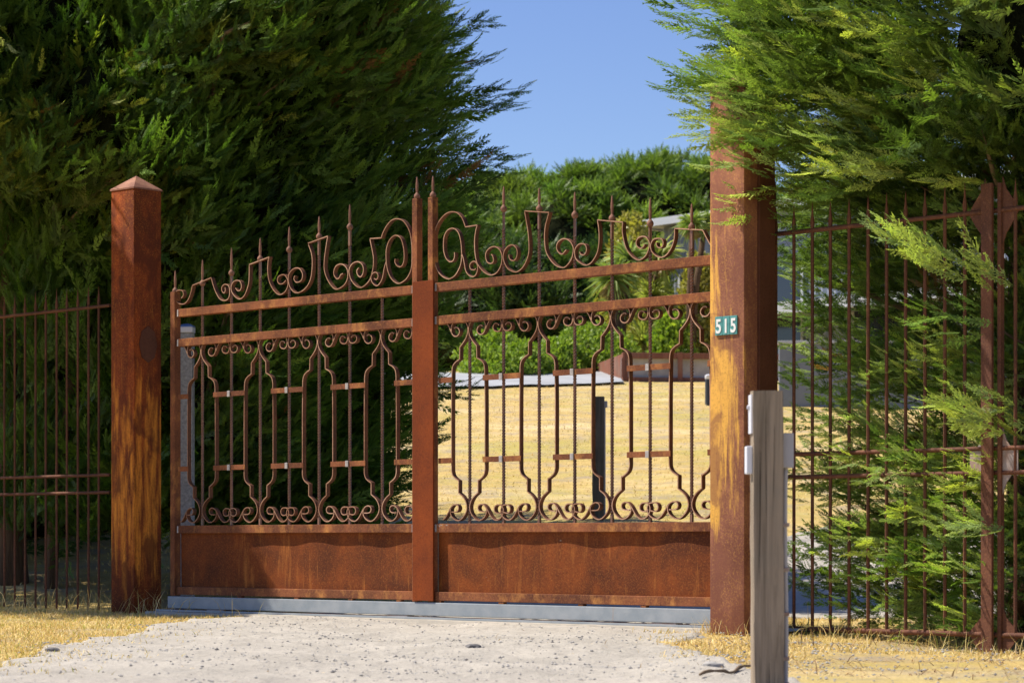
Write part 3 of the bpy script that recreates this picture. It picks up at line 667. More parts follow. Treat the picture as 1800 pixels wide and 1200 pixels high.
def limb_crown(r, cx, cy, prof, K, per, z0, z1, wind=(0,0,0), keep=None, blen=(.3,.5), green=None, brown=.02, rise=.1, away=.15, width=.42, **_):
    PP, DD, LL, BB = [], [], [], []
    k = 0
    while k < K:
        z = r.uniform(z0, z1); th = r.uniform(-math.pi, math.pi)
        if math.cos(th+math.pi/2) < -.2 and r.random() > away: continue
        k += 1; Rz = np.interp(z, [p[0] for p in prof], [p[1] for p in prof])*r.uniform(.75, 1.15)
        d = np.array([math.cos(th), math.sin(th), rise+r.normal()*.12])+np.array(wind)*.55; d /= np.linalg.norm(d)
        a = np.array([cx, cy, z-.25]); lat = np.cross(d, [0, 0, 1]); lat /= np.linalg.norm(lat); up = np.cross(lat, d)
        tone = r.uniform(.72, 1.2); dead = r.random() < brown; t2 = r.random()
        t = r.uniform(.30, 1.0, per); sgn = r.uniform(-1, 1, per)
        P = a+d*(t*Rz)[:, None]+lat*(sgn*width*(1.15-t))[:, None]+up*(r.normal(size=per)*.05-.10*t*t)[:, None]
        D = d+lat*(sgn*.75)[:, None]+np.array(wind)*.35+.16*r.normal(size=(per, 3))+np.array([0, 0, .12])
        c = (np.array(green[0])*(1-t2)+np.array(green[1])*t2)*tone*r.uniform(.85, 1.15, (per, 1))
        if dead: c = np.tile((.20, .12, .05), (per, 1))
        PP.append(P); DD.append(D/np.linalg.norm(D, axis=1, keepdims=True)); LL.append(r.uniform(*blen, per)); BB.append(c)
    P, D, L, B = map(np.concatenate, (PP, DD, LL, BB))
    if keep is not None: m = keep(P, P+D*L[:, None]); P, D, L, B = P[m], D[m], L[m], B[m]
    return P, D, L, B
def limb_tubes(r, cx, cy, P, D, L, k, zlo, col_mat, parent, tr_=.07):
    m = MB(); m.tube([(cx, cy, zlo-.5), (cx, cy, min(5.2, float(P[:, 2].max())+.3))], .012, 5)
    for i in r.choice(len(P), min(k, len(P)), replace=False):
        if plane_w(P[i][0], P[i][1]) < .25: continue
        b = P[i]; z = max(zlo, b[2]-.45*math.hypot(b[0]-cx, b[1]-cy)); a = np.array([cx, cy, z]); e = b+D[i]*L[i]*.8
        mid = (a+b)/2+np.array([0, 0, .06]); rr = r.uniform(.012, .034)
        m.tube([a, mid, b, (b+e)/2, e], [rr, rr*.8, rr*.55, rr*.35, rr*.12], 5, False)
    return m.build('branch', col_mat, parent, smooth=True)
def trunk(cx, cy, h, r0, parent, lean=(0, 0), z0=-.2, r=None):
    m = MB(); pts = []; rad = []
    for i in range(14):
        t = i/13; pts.append((cx+lean[0]*t+.03*math.sin(t*7+cx), cy+lean[1]*t, z0+(h-z0)*t)); rad.append(r0*(1.25-1.0*t) if i else r0*1.5)
    m.tube(pts, rad, 12); return m.build('trunk', M['bark'], parent, smooth=True)
def put(name, label, cat, cx, cy, parts, group=None, hbase=None):
    z = float(height(cx, cy)) if hbase is None else hbase
    return empty(name, (cx, cy, z), 0, label=label, cat=cat, group=group)
def attach(o, parent):                                 # keep world placement of meshes built in world coordinates
    o.parent = parent; o.matrix_parent_inverse = Matrix.Translation(parent.location).inverted(); return o

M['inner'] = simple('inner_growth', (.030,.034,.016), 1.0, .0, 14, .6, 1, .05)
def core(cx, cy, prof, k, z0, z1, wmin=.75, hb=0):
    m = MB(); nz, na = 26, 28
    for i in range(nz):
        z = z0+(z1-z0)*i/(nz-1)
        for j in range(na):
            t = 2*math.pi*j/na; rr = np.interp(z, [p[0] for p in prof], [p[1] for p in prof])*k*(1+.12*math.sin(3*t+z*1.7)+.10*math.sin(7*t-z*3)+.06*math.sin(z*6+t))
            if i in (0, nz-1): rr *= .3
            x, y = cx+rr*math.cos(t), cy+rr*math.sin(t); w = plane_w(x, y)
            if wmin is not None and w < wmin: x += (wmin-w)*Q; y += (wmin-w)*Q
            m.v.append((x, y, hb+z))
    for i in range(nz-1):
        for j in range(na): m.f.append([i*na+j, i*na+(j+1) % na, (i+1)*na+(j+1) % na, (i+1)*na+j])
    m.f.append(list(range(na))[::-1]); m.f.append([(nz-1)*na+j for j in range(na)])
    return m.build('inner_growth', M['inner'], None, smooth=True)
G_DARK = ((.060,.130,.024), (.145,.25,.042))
def cypress(name, label, cx, cy, specs, tr_h, tr_r, seed, limbs=40, zlo=.8, extra=None, lean=(0, 0), trunks=None, cores=(), up=(0, 0, 1.0)):
    r = np.random.default_rng(seed); Vs, Cs = [], []; allP = []
    for sp in specs:
        protos = sp.pop('protos', FR_F); per = sp.get('per', 11) if 'K' in sp else sp.pop('per', 11)
        per = 11 if 'K' in sp else per
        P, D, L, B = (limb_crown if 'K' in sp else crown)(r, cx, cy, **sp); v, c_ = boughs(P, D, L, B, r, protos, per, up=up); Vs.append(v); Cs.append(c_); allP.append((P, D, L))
    if extra:
        P = np.array([e[0] for e in extra], float); D = np.array([e[1] for e in extra], float); L = np.array([e[2] for e in extra], float)
        B = np.array([e[3] for e in extra], float); v, c_ = boughs(P, D, L, B, r, FR_F, 15, .8, .05, up=(-.35, -.6, .6) if cx > 0 else up); Vs.append(v); Cs.append(c_)
        allP.append((P, D/np.linalg.norm(D, axis=1, keepdims=True), L))
    root = empty(name, (cx, cy, 0), 0, label=label, cat='tree', group=None)
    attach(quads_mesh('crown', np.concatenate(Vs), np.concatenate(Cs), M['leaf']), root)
    attach(trunk(cx, cy, tr_h, tr_r, None, lean), root)
    for cr in cores: attach(core(cx, cy, *cr), root)
    if trunks:
        for (tx, ty, th_, tr2, ln) in trunks: attach(trunk(tx, ty, th_, tr2, None, ln), root)
    P = np.concatenate([a[0] for a in allP]); D = np.concatenate([a[1] for a in allP]); L = np.concatenate([a[2] for a in allP])
    attach(limb_tubes(r, cx, cy, P, D, L, limbs, zlo, M['twig'], None), root)
    print(name, 'quads', sum(len(v) for v in Vs)); return root

def bgh(px, py, d, dx, dy, dz, L, c): p = world_pt(px, py, d); return ((p.x, p.y, p.z), (dx, dy, dz), L, c)
def clear_sun(P, tip):                                 # crowns stop short of the sun's path to the right two thirds of the gate
    ok = np.ones(len(P), bool)
    for q in (P, tip, P+(tip-P)*1.25):
        u = (GX-q[:, 0]+q[:, 1]-GZ)*Q; w = plane_w(q[:, 0], q[:, 1]); ok &= ~((w < .15) & (u < 3.25+.609*q[:, 2]))
    return ok
# left row: tree A (centre of the picture), tree B (left, overhanging the fence), two more beyond the frame
def keepL(P, tip):
    wt = plane_w(tip[:, 0], tip[:, 1]); wp = plane_w(P[:, 0], P[:, 1])
    low = np.minimum(P[:, 2], tip[:, 2]) < 2.75
    lim = np.interp(tip[:, 2], [.5, 1.2, 1.9, 2.6, 3.2, 4.0, 6], [-.92, -.66, -.44, -.30, -.28, -.42, -.7])
    return (~low | ((wt > .55) & (wp > .5))) & (np.minimum(wt, wp) > -1.4) & (tip[:, 0] < lim) & clear_sun(P, tip)
profA = [(0,1.1),(.7,1.5),(1.2,1.85),(1.8,2.15),(3.0,2.25),(4.4,2.15),(5.0,1.6),(5.5,.9),(5.9,.2)]
windA = (.95, -.1, .18)
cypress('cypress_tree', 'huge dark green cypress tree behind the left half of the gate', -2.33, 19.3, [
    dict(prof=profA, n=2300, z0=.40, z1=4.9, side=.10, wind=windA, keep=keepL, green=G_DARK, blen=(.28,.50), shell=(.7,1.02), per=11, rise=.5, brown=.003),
    dict(prof=profA, n=700, z0=.4, z1=4.9, side=.3, wind=windA, keep=keepL, green=G_DARK, shell=(.5,.88), blen=(.6,.9), protos=FR_M, per=9),
    dict(prof=profA, n=90, z0=4.8, z1=5.6, side=.8, wind=windA, keep=keepL, green=G_DARK, blen=(.6,1.0), protos=FR_C, per=9),
    dict(prof=profA, n=200, z0=.9, z1=5.2, side=1, wind=windA, keep=keepL, green=G_DARK, shell=(.1,.55), blen=(.8,1.1), protos=FR_C, per=9)],
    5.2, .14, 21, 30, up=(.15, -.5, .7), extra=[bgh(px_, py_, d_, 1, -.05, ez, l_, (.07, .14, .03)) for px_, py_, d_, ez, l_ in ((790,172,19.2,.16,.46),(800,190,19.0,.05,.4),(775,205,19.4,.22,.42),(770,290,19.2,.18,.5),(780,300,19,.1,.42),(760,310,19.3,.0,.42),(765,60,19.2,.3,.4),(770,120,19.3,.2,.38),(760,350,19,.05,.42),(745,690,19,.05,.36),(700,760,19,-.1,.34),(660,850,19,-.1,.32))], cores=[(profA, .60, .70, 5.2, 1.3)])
def keepB(P, tip):
    wt = plane_w(tip[:, 0], tip[:, 1]); wp = plane_w(P[:, 0], P[:, 1]); zmin = np.minimum(P[:, 2], tip[:, 2])
    return ((zmin > np.where(np.minimum(wt, wp) < .3, 2.78, 2.45)) | ((wp > 2.3) & (wt > 2.1) & (zmin > .3))) & (np.minimum(wt, wp) > -2.9) & ((wt > .3) | ((GX-tip[:, 0]+tip[:, 1]-GZ)*Q > 5.5)) & (tip[:, 0] < -1.3) & clear_sun(P, tip)
SHADE = []  # out-of-view boughs added to tree B to shade the gate's left end
rs_ = random.Random(3)
for k in range(170):
    z_ = rs_.uniform(3.0, 5.4); SHADE.append((g2w(-(3.85+.609*z_+1.5*rs_.random()**1.5), -.393*(z_-.9)+rs_.uniform(-.5, .45)), z_))
profB = [(0,1.2),(1.2,1.7),(2.2,2.2),(3.0,3.1),(4.4,3.5),(5.6,3.3),(7,1.4),(8.2,.3)]
G_B = ((.10,.15,.024), (.24,.28,.05))
cypress('cypress_tree', 'olive green cypress tree overhanging the left fence with bare lower trunk', -3.80, 19.75, [
    dict(prof=profB, n=1100, z0=2.4, z1=5.0, side=.1, wind=(.35,-.15,.0), keep=keepB, green=G_B, rise=.25, brown=.025, blen=(.36,.62), shell=(.65,1.02), per=10),
    dict(prof=profB, n=90, z0=.3, z1=2.6, side=1, wind=(.2,0,0), keep=keepB, green=G_DARK, blen=(.6,.9), protos=FR_M, per=9),
    dict(prof=profB, n=640, z0=2.8, z1=7.2, side=.9, wind=(.3,0,0), keep=keepB, green=G_B, shell=(.2,.85), blen=(.7,1.0), protos=FR_C, per=9)],
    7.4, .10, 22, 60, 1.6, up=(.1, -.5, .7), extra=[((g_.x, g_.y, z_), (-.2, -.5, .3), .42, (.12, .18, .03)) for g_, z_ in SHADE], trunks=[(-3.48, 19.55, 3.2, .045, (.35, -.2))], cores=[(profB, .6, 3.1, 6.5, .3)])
profC = [(0,2.1),(2.2,2.3),(3.0,2.7),(4.4,2.8),(5.5,2.6),(7,1.8),(8.6,.4)]
def keepC(P, tip): return np.minimum(plane_w(P[:, 0], P[:, 1]), plane_w(tip[:, 0], tip[:, 1])) > np.where(P[:, 2] > 2.8, -1.9, .5)
for k, (x, y) in enumerate(((-5.9, 21.3), (-4.7, 23.4))):
    cypress('cypress_tree', ['dark cypress tree at the left picture edge, next in the row', 'dark cypress tree deep behind the left fence'][k], x, y, [
        dict(prof=profC, n=420, z0=.2, z1=8.2, side=1, keep=keepC, green=G_DARK, blen=(.7,1.1), protos=FR_M, per=9, shell=(.45, 1))], 7.6, .14, 30+k, 30, cores=[(profC, .62, .35, 7, 1.0)])

# right tree: beside and through the right fence
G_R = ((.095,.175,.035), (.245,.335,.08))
def keepR(P, tip):
    wt = plane_w(tip[:, 0], tip[:, 1]); wp = plane_w(P[:, 0], P[:, 1]); zmin = np.minimum(P[:, 2], tip[:, 2])
    px = CX+F*tip[:, 0]/tip[:, 1]
    ok = ((zmin > 2.25) & (wt > -1.3)) | ((wp > .35) & (wt > .22))
    lim = np.interp(tip[:, 2], [0, 1.9, 2.3, 2.62, 2.85, 3.0, 3.3, 5], [1.4, 1.4, 1.25, 1.1, 1.0, 1.05, .85, .8])
    ok &= tip[:, 0] > lim
    h_ = np.abs(np.sin(P[:, 0]*91.7+P[:, 1]*47.3+P[:, 2]*133.1))
    ok &= ~((P[:, 2] < 1.35) & (tip[:, 0] < 2.15) & (h_ < .62))
    return ok
RX, RY = 2.75, 13.75
profR = [(0,.8),(.35,1.2),(.9,1.45),(1.4,1.35),(2.0,1.42),(2.5,1.65),(3.0,1.8),(3.6,1.95),(4.4,1.9),(5.5,1.6),(6.5,.7),(7.2,.2)]
YG = (.42,.50,.13); MG = (.20,.32,.065); LG = (.37,.48,.16)
ext = [bgh(1400, 150, 12.95, -1, -.05, .06, .5, MG), bgh(1390, 185, 12.9, -1, -.1, .02, .42, LG), bgh(1370, 140, 13.0, -1, -.05, .10, .42, MG), bgh(1420, 215, 12.85, -1, -.1, .0, .5, YG), bgh(1360, 160, 12.9, -1, -.1, .0, .3, LG),
       bgh(1800, 520, 12.0, -1, -.35, .42, .62, YG), bgh(1725, 470, 11.95, -1, -.2, .35, .50, LG), bgh(1830, 770, 11.9, -1, -.3, .35, .50, YG), bgh(1760, 560, 11.95, -1, -.2, .05, .40, MG),
       bgh(1800, 720, 11.9, -1, -.2, .05, .38, LG), bgh(1790, 930, 11.9, -1, -.1, .1, .34, LG),
       bgh(1490, 200, 13.1, -1, -.15, .18, .62, LG), bgh(1480, 250, 13.0, -1, -.2, .05, .62, YG), bgh(1470, 330, 13.1, -1, -.25, -.15, .55, YG), bgh(1450, 160, 13.3, -1, -.1, .05, .70, MG),
       bgh(1420, 60, 13.6, -1, .1, .12, .62, MG), bgh(1400, 20, 13.8, -1, .1, .15, .70, MG), bgh(1430, 110, 13.6, -1, .0, -.05, .55, MG), bgh(1450, 10, 13.6, -1, -.1, .1, .6, YG),
       bgh(1440, 300, 12.9, -1, -.2, .1, .5, LG), bgh(1390, 230, 13.0, -1, -.2, .1, .42, YG), bgh(1500, 130, 13.0, -1, -.2, .25, .6, YG), bgh(1560, 60, 13.0, -1, -.2, .35, .6, LG),
       bgh(1420, 395, 13.1, -1, -.1, .12, .3, MG)]
rr_ = random.Random(5)
for k in range(150):
    px_ = 1830-290*rr_.random()**1.3; py_ = rr_.uniform(620, 1110); zp_ = GZ-Q*S(px_); ext.append(bgh(px_, py_, zp_+rr_.uniform(.25, .70), -1, -rr_.uniform(.15, .6), rr_.uniform(-.1, .35), rr_.uniform(.24, .36), rr_.choice([MG, LG, YG])))
for k in range(26):
    px_ = rr_.uniform(1400, 1800); py_ = rr_.uniform(20, 330); ext.append(bgh(px_, py_, rr_.uniform(12.3, 12.9), -1, -rr_.uniform(.1, .5), rr_.uniform(-.1, .3), rr_.uniform(.3, .45), rr_.choice([MG, LG, YG])))
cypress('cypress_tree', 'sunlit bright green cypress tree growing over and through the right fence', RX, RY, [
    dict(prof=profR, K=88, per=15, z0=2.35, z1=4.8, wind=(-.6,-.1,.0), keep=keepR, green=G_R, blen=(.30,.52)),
    dict(prof=profR, K=90, per=13, z0=.15, z1=2.4, wind=(-.45,-.1,.0), keep=keepR, green=G_R, blen=(.22,.40), width=.34, brown=.06),
    dict(prof=profR, n=260, z0=.05, z1=2.3, side=.3, wind=(-.6,-.15,.0), keep=keepR, green=G_R, layer=.8, rise=.15, brown=.05, blen=(.26,.46), per=10),
    dict(prof=profR, n=330, z0=.05, z1=2.6, side=.3, wind=(-.2,-.15,.0), keep=keepR, green=G_R, rise=.2, brown=.08, blen=(.3,.5), shell=(.15,.7), per=10),
    dict(prof=profR, n=80, z0=2.6, z1=5, side=.6, wind=(-.2,-.15,.0), keep=keepR, green=G_R, rise=.2, brown=.05, blen=(.45,.7), shell=(.35,.85), protos=FR_M, per=10),
    dict(prof=profR, n=110, z0=4.9, z1=6.9, side=1, keep=keepR, green=G_R, blen=(.6,.9), protos=FR_C, per=9),
    dict(prof=profR, n=90, z0=2.3, z1=6, side=1, keep=keepR, green=G_DARK, shell=(.2,.6), blen=(.5,.8), protos=FR_M, per=9)],
    6.4, .11, 41, 80, .5, extra=ext, up=(-.25, -.5, .65))
cypress('cypress_tree', 'second cypress tree at the right picture edge beyond the fence post', 3.38, 12.95, [
    dict(prof=profR, n=620, z0=.05, z1=6.5, side=.5, wind=(-.3,-.1,.0), keep=keepR, green=G_R, rise=.3, blen=(.36,.62), protos=FR_M, per=10)],
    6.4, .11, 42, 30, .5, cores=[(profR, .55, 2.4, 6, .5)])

# far trees along the skyline
def far_tree(cx, cy, h, rad, seed, label, green, zb=None, nb=1000, name='conifer_tree'):
    r = np.random.default_rng(seed); hb = float(height(cx, cy)) if zb is None else zb
    K = 120; u = r.random(K)**.85; th = r.uniform(-math.pi, math.pi, K); ok = (np.cos(th+math.pi/2) > -.3) | (r.random(K) < .25); u, th = u[ok], th[ok]; K = len(u)
    Rr = rad*np.interp(u, [0,.25,.6,.85,1], [.75,1,.92,.62,.15])*(1+.15*np.sin(3*th+u*9+cx)+.10*np.sin(u*21+5*th))*r.uniform(.85, 1.05, K)
    Cb = np.stack([cx+Rr*.88*np.cos(th), cy+Rr*.88*np.sin(th), hb+h*(.05+.93*u)], 1); rb = r.uniform(.30, .62, K)*(1.1-.35*u); tone = r.uniform(.75, 1.25, K)
    per = nb//12; n = K*per; k_ = np.repeat(np.arange(K), per); dd_ = r.normal(size=(n, 3)); dd_ /= np.linalg.norm(dd_, axis=1, keepdims=True); dd_[:, 2] = np.abs(dd_[:, 2])*.9-.15
    P = Cb[k_]+dd_*(rb[k_]*r.uniform(.45, .9, n))[:, None]; D = dd_+.45*r.normal(size=(n, 3))+np.array([0, 0, .15]); U = np.array([0, -.4, .8])+.6*r.normal(size=(n, 3))
    t = r.random((K, 1)); B = ((np.array(green[0])*(1-t)+np.array(green[1])*t)*tone[:, None])[k_]*r.uniform(.8, 1.2, (n, 1))
    v, c_ = scatter_fronds(FR_C, P, D/np.linalg.norm(D, axis=1, keepdims=True), U, r.uniform(.28, .5, n), B, .3, r)
    root = empty(name, (cx, cy, hb), 0, label=label, cat='tree', group='trees along the skyline')
    attach(quads_mesh('crown', v, c_, M['leaf']), root); attach(trunk(cx, cy, hb+h*.9, .22, None, z0=hb-.3), root)
    attach(core(cx, cy, [(0,rad*.9),(h*.25,rad),(h*.6,rad*.9),(h*.85,rad*.5),(h,.05)], .72, .3, h*.93, None, hb), root); return root
G_F = ((.13,.22,.045), (.26,.37,.075)); G_F2 = ((.16,.24,.05), (.32,.41,.09))
ftr = [(790, 320, 74, 3.4, G_F), (880, 292, 80, 2.6, G_F2), (945, 268, 84, 2.3, G_F), (1010, 276, 78, 2.5, G_F), (1075, 262, 82, 2.3, G_F2), (1135, 256, 78, 2.4, G_F), (1195, 250, 84, 2.6, G_F2), (1262, 262, 78, 2.6, G_F),
       (1340, 300, 82, 2.9, G_F), (1430, 325, 80, 3.0, G_F2), (1530, 330, 84, 3.2, G_F), (1640, 320, 80, 3.2, G_F), (1760, 330, 84, 3.4, G_F)]
labs = ['bushy conifer half hidden behind the dark cypress edge, leftmost on the skyline', 'light green bushy conifer on the skyline right of the dark cypress', 'conifer with a thin pointed top on the skyline above the gate scrolls',
        'conifer of the skyline above the second spear right of the gate middle', 'pale conifer of the skyline above the middle of the right gate leaf', 'conifer of the skyline left of the tallest crown', 'tallest light conifer of the skyline left of the right gate post', 'conifer of the skyline directly behind the right gate post',
        'skyline conifer just right of the right gate post', 'light skyline conifer behind the overhanging cypress branches', 'skyline conifer behind the middle of the right cypress', 'skyline conifer behind the right part of the right cypress', 'rightmost skyline conifer behind the right cypress']
for i, (px, ty, dd, rad, gr) in enumerate(ftr):
    p = world_pt(px, ty+28, dd); hb = float(height(p.x, p.y)); far_tree(p.x, dd, p.z-hb, rad, 60+i, labs[i], gr)
for i, (px, ty, dd, rad) in enumerate(((930, 440, 66, 2.6), (1010, 450, 68, 2.4), (1090, 440, 66, 2.2), (850, 430, 66, 2.6))):
    p = world_pt(px, ty, dd); hb = float(height(p.x, p.y))
    far_tree(p.x, dd, p.z-hb, rad, 90+i, ['dark lower conifer left behind the gate bars', 'dark lower conifer in the middle behind the gate bars', 'dark lower conifer behind the palms', 'dark lower conifer beside the big dark cypress'][i], ((.05,.10,.025), (.10,.16,.04)), nb=900)

# broadleaf shrubs
def leafy(name, label, cat, cx, cy, rx, rz, n, green, seed, lsz=.07, up=.3, group=None):
    r = np.random.default_rng(seed); hb = float(height(cx, cy)); d_ = r.normal(size=(n, 3)); d_ /= np.linalg.norm(d_, axis=1, keepdims=True); d_[:, 2] = np.abs(d_[:, 2])*1.0
    f = r.uniform(.45, 1.0, n)**.5*(1+.16*np.sin(d_[:, 0]*7+seed)+.14*np.sin(d_[:, 2]*9+d_[:, 0]*5))
    hv = r.random(n); ta = r.uniform(-math.pi, math.pi, n); rr = rx*np.sqrt(1-.93*hv**3)*f*(1+.12*np.sin(5*ta+hv*9))
    P = np.stack([cx+rr*np.cos(ta), cy+rr*np.sin(ta), hb+hv*rz*(1+.05*np.sin(ta*4))], 1)
    D = d_+np.array([0, 0, up])+.6*r.normal(size=(n, 3)); U = r.normal(size=(n, 3)); Rm = frames(D, U)
    rhm = np.array([[0,0,0],[.45,.24,.05],[1,0,-.05],[.45,-.24,.05]]); L = lsz*r.uniform(.6, 1.4, n)
    v = np.einsum('nij,kj->nki', Rm, rhm)*L[:, None, None]+P[:, None, :]
    t = r.random((n, 1)); B = (np.array(green[0])*(1-t)+np.array(green[1])*t)*r.uniform(.8, 1.2, (n, 1))
    root = empty(name, (cx, cy, hb), 0, label=label, cat=cat, group=group)
    attach(quads_mesh('foliage', v, B, M['leaf']), root)
    m = MB()
    for i in range(14):
        q = d_[i]; m.tube([(cx, cy, hb), (cx+q[0]*rx*.4, cy+q[1]*rx*.4, hb+abs(q[2])*rz*.5), (cx+q[0]*rx*.8, cy+q[1]*rx*.8, hb+abs(q[2])*rz*.85)], [.03, .018, .006], 5)
    attach(m.build('stem', M['twig'], None), root); return root
LIME = ((.19,.30,.035), (.33,.42,.06))
for i, (px, ty, dd, rx, lb) in enumerate(((868, 585, 49, .62, 'small lime green shrub beside the dark cypress edge'), (915, 605, 48.5, .55, 'low lime green shrub left of the bare middle gap'), (985, 598, 49.5, .55, 'lime green shrub behind the pale kerb'), (1040, 572, 50, .75, 'largest lime green shrub left of the palms'), (1085, 600, 49.5, .45, 'narrow lime green shrub at the end of the garden bed'))):
    p = world_pt(px, ty, dd); hb = float(height(p.x, dd)); leafy('shrub', lb, 'shrub', p.x, dd, rx, p.z-hb, 5200, LIME, 120+i, .085, group='lime green shrubs')
GOLD = ((.30,.28,.05), (.42,.38,.09))
for i, (px, ty, dd, rx, gr, lb) in enumerate(((1110, 388, 55, .62, GOLD, 'tall golden leaved bush between palms'), (1228, 455, 51, .42, GOLD, 'golden rounded bush beside the right gate post'), (1148, 430, 55, .45, LIME, 'tall yellow green bush behind the palms'), (1180, 560, 50, .4, LIME, 'low green bush behind the garden bed'))):
    p = world_pt(px, ty, dd); hb = float(height(p.x, dd)); leafy('bush', lb, 'bush', p.x, dd, rx, p.z-hb, 6500, gr, 140+i, .11)
# cabbage palms
def palm(px, ty, dd, heads, label, seed, g=((.16,.24,.06), (.36,.42,.13))):
    r = np.random.default_rng(seed); p = world_pt(px, ty, dd); hb = float(height(p.x, dd)); root = empty('palm_tree', (p.x, dd, hb), 0, label=label, cat='palm tree', group='cabbage palms')
    V, C_ = [], []; m = MB()
    for (hx, hy, s) in heads:
        q = world_pt(hx, hy, dd+r.uniform(-.6, .6)); top = np.array([q.x, q.y, q.z])
        m.tube([(p.x, dd, hb-.2), (p.x+(top[0]-p.x)*.35, dd, hb+(top[2]-hb)*.5), top], [.09, .07, .05], 8)
        n = 170; d_ = r.normal(size=(n, 3)); d_ /= np.linalg.norm(d_, axis=1, keepdims=True); d_[:, 2] = d_[:, 2]*.8+.25
        for i in range(n):
            a = d_[i]/np.linalg.norm(d_[i]); L = s*r.uniform(.7, 1.1); side = np.cross(a, r.normal(size=3)); side /= np.linalg.norm(side); w = .026
            p0 = top; p1 = top+a*L*.55; p2 = top+a*L-np.array([0, 0, .22*L]); cc = (np.array(g[0])*(1-(t := r.random()))+np.array(g[1])*t)
            V.append([p0-side*w*.5, p0+side*w*.5, p1+side*w, p1-side*w]); C_.append(cc); V.append([p1-side*w, p1+side*w, p2+side*.003, p2-side*.003]); C_.append(cc*1.1)
        for i in range(50):
            a = r.normal(size=3); a[2] = -abs(a[2])*2-.6; a /= np.linalg.norm(a); L = s*.7; side = np.cross(a, [.3, 1, .1]); side /= np.linalg.norm(side)
            V.append([top-side*.01, top+side*.01, top+a*L+side*.02, top+a*L-side*.02]); C_.append(np.array((.34,.25,.11))*r.uniform(.6, 1.2))
    attach(quads_mesh('fronds', np.array(V), np.array(C_), M['leaf']), root); attach(m.build('trunk', M['bark'], None, smooth=True), root)
palm(1090, 500, 51, [(1078, 490, .62), (1105, 455, .6), (1092, 535, .5)], 'cabbage palm with three shaggy heads left of the grey building', 1)
palm(1135, 520, 52, [(1130, 600, .75), (1160, 450, .6), (1145, 520, .55)], 'cabbage palm with a large drooping head above the garden bed', 2, ((.26,.30,.08), (.50,.52,.18)))
palm(1212, 430, 50.5, [(1217, 396, .40), (1240, 388, .30)], 'tall cabbage palm in front of the grey building, beside the gate post', 3)

# ------------------------------------------------------------------ house, walls, kerb
M['clad'] = simple('corrugated_cladding', (.30,.33,.38), .5, .4, 3, .2, .1, metallic=.2)
M['fascia'] = simple('pale_fascia', (.46,.48,.50), .5, .4, 3, .05, .05)
M['greywall'] = simple('grey_block_wall', (.20,.225,.265), .8, .3, 5, .15, .3)
M['glass'] = simple('dark_window_glass', (.02,.025,.035), .12, .6, 3, .1, .0)
p1 = Vector((3.28, 56, 0)); p2 = Vector((10.6, 47, 0)); dv = (p2-p1).normalized(); L = (p2-p1).length; ang = math.atan2(dv.y, dv.x)
hs_ = empty('house', (p1.x, p1.y, 3.2), ang, label='grey corrugated house with pale roof edge behind the palms and right cypress', cat='house')
m = MB(); n = int(L/.09)                                # corrugated front wall, local x along the wall
for i in range(n+1):
    x = L*i/n; y = .025*(1 if i % 2 else -1)
    m.v += [(x, y, -.5), (x, y, 4.0), (x, y+.12, 4.0), (x, y+.12, -.5)]
for i in range(n):
    for k in range(3): m.f.append([4*i+k, 4*i+k+1, 4*i+5+k, 4*i+4+k])
m.build('front_wall', M['clad'], hs_)
MB().box(.02, .14, .14, 6, -.5, 4.0).build('side_wall', M['clad'], hs_)
MB().box(-.35, L+.5, -.45, 6.2, 4.01, 4.10, .01).build('roof', M['clad'], hs_)
MB().box(-.36, L+.51, -.50, -.452, 3.97, 4.13, .005).build('fascia', M['fascia'], hs_)
MB().box(-.42, -.362, -.50, 6.2, 3.97, 4.13, .005).build('fascia', M['fascia'], hs_)
for x0, x1 in ((.55, .95), (2.6, 4.2), (5.6, 7.6)):
    w_ = MB().box(x0, x1, -.07, -.04, .5, 2.9, .005).build('window', M['glass'], hs_)
    for x in (x0, x1): MB().box(x-.03, x+.03, -.095, -.071, .47, 2.93).build('frame', M['fascia'], w_)
MB().box(2.2, L, -1.3, -1.18, 1.75, 1.98, .005).build('deck_beam', M['fascia'], hs_)
MB().box(2.2, L, -1.17, -.06, 1.80, 1.95).build('deck', M['clad'], hs_)
rw = empty('retaining_wall', (4.05, 39.5, 1.9), R(-4), label='smooth dark grey block wall at the top of the lawn behind the right fence', cat='wall')
MB().box(0, 8, 0, .25, -.3, 1.55, .01).build('wall', M['greywall'], rw); MB().box(-.03, 8.03, -.03, .28, 1.551, 1.60, .005).build('coping', M['fascia'], rw)
M['path'] = simple('pale_concrete_path', (.40,.41,.42), .9, .2, 1.3, .3, .4)
ks = MB(); nn = 40
pl_ = [(-6 + 8.2*i/nn) for i in range(nn+1)]
gx, gt = np.meshgrid(np.linspace(-7, 1.95, 40), np.linspace(0, 1, 12)); gy = 44.2+.42*np.clip(gx+1, 0, 9)+gt*(4.6-.42*np.clip(gx+1, 0, 9))
grid_mesh('path', gx, gy, height(gx, gy)+.05, M['path'], kind='structure')
gb_ = empty('garden_bed', (1.98, 46.6, float(height(1.98, 46.6))), R(8), label='low red brown timber edged garden bed below the palms', cat='garden bed')
MB().box(0, 4.6, 0, .10, .42, .52, .01).build('top_sleeper', M['sleeper'], gb_); MB().box(0, 4.6, 0, .10, -.1, .08, .01).build('bottom_sleeper', M['sleeper'], gb_)
for x in (0, 1.0, 1.9, 2.9, 3.9): MB().box(x, x+.09, -.02, -.002, -.1, .53, .005).build('upright', M['sleeper'], gb_)
MB().box(.0, 4.6, .12, .22, -.1, .44, .01).build('infill', simple('pale_infill', (.50,.46,.42), .9, .2, 4, .35, .5), gb_)
MB().box(-.0, .1, .101, 3, -.1, .50, .01).build('end_sleeper', M['sleeper'], gb_)

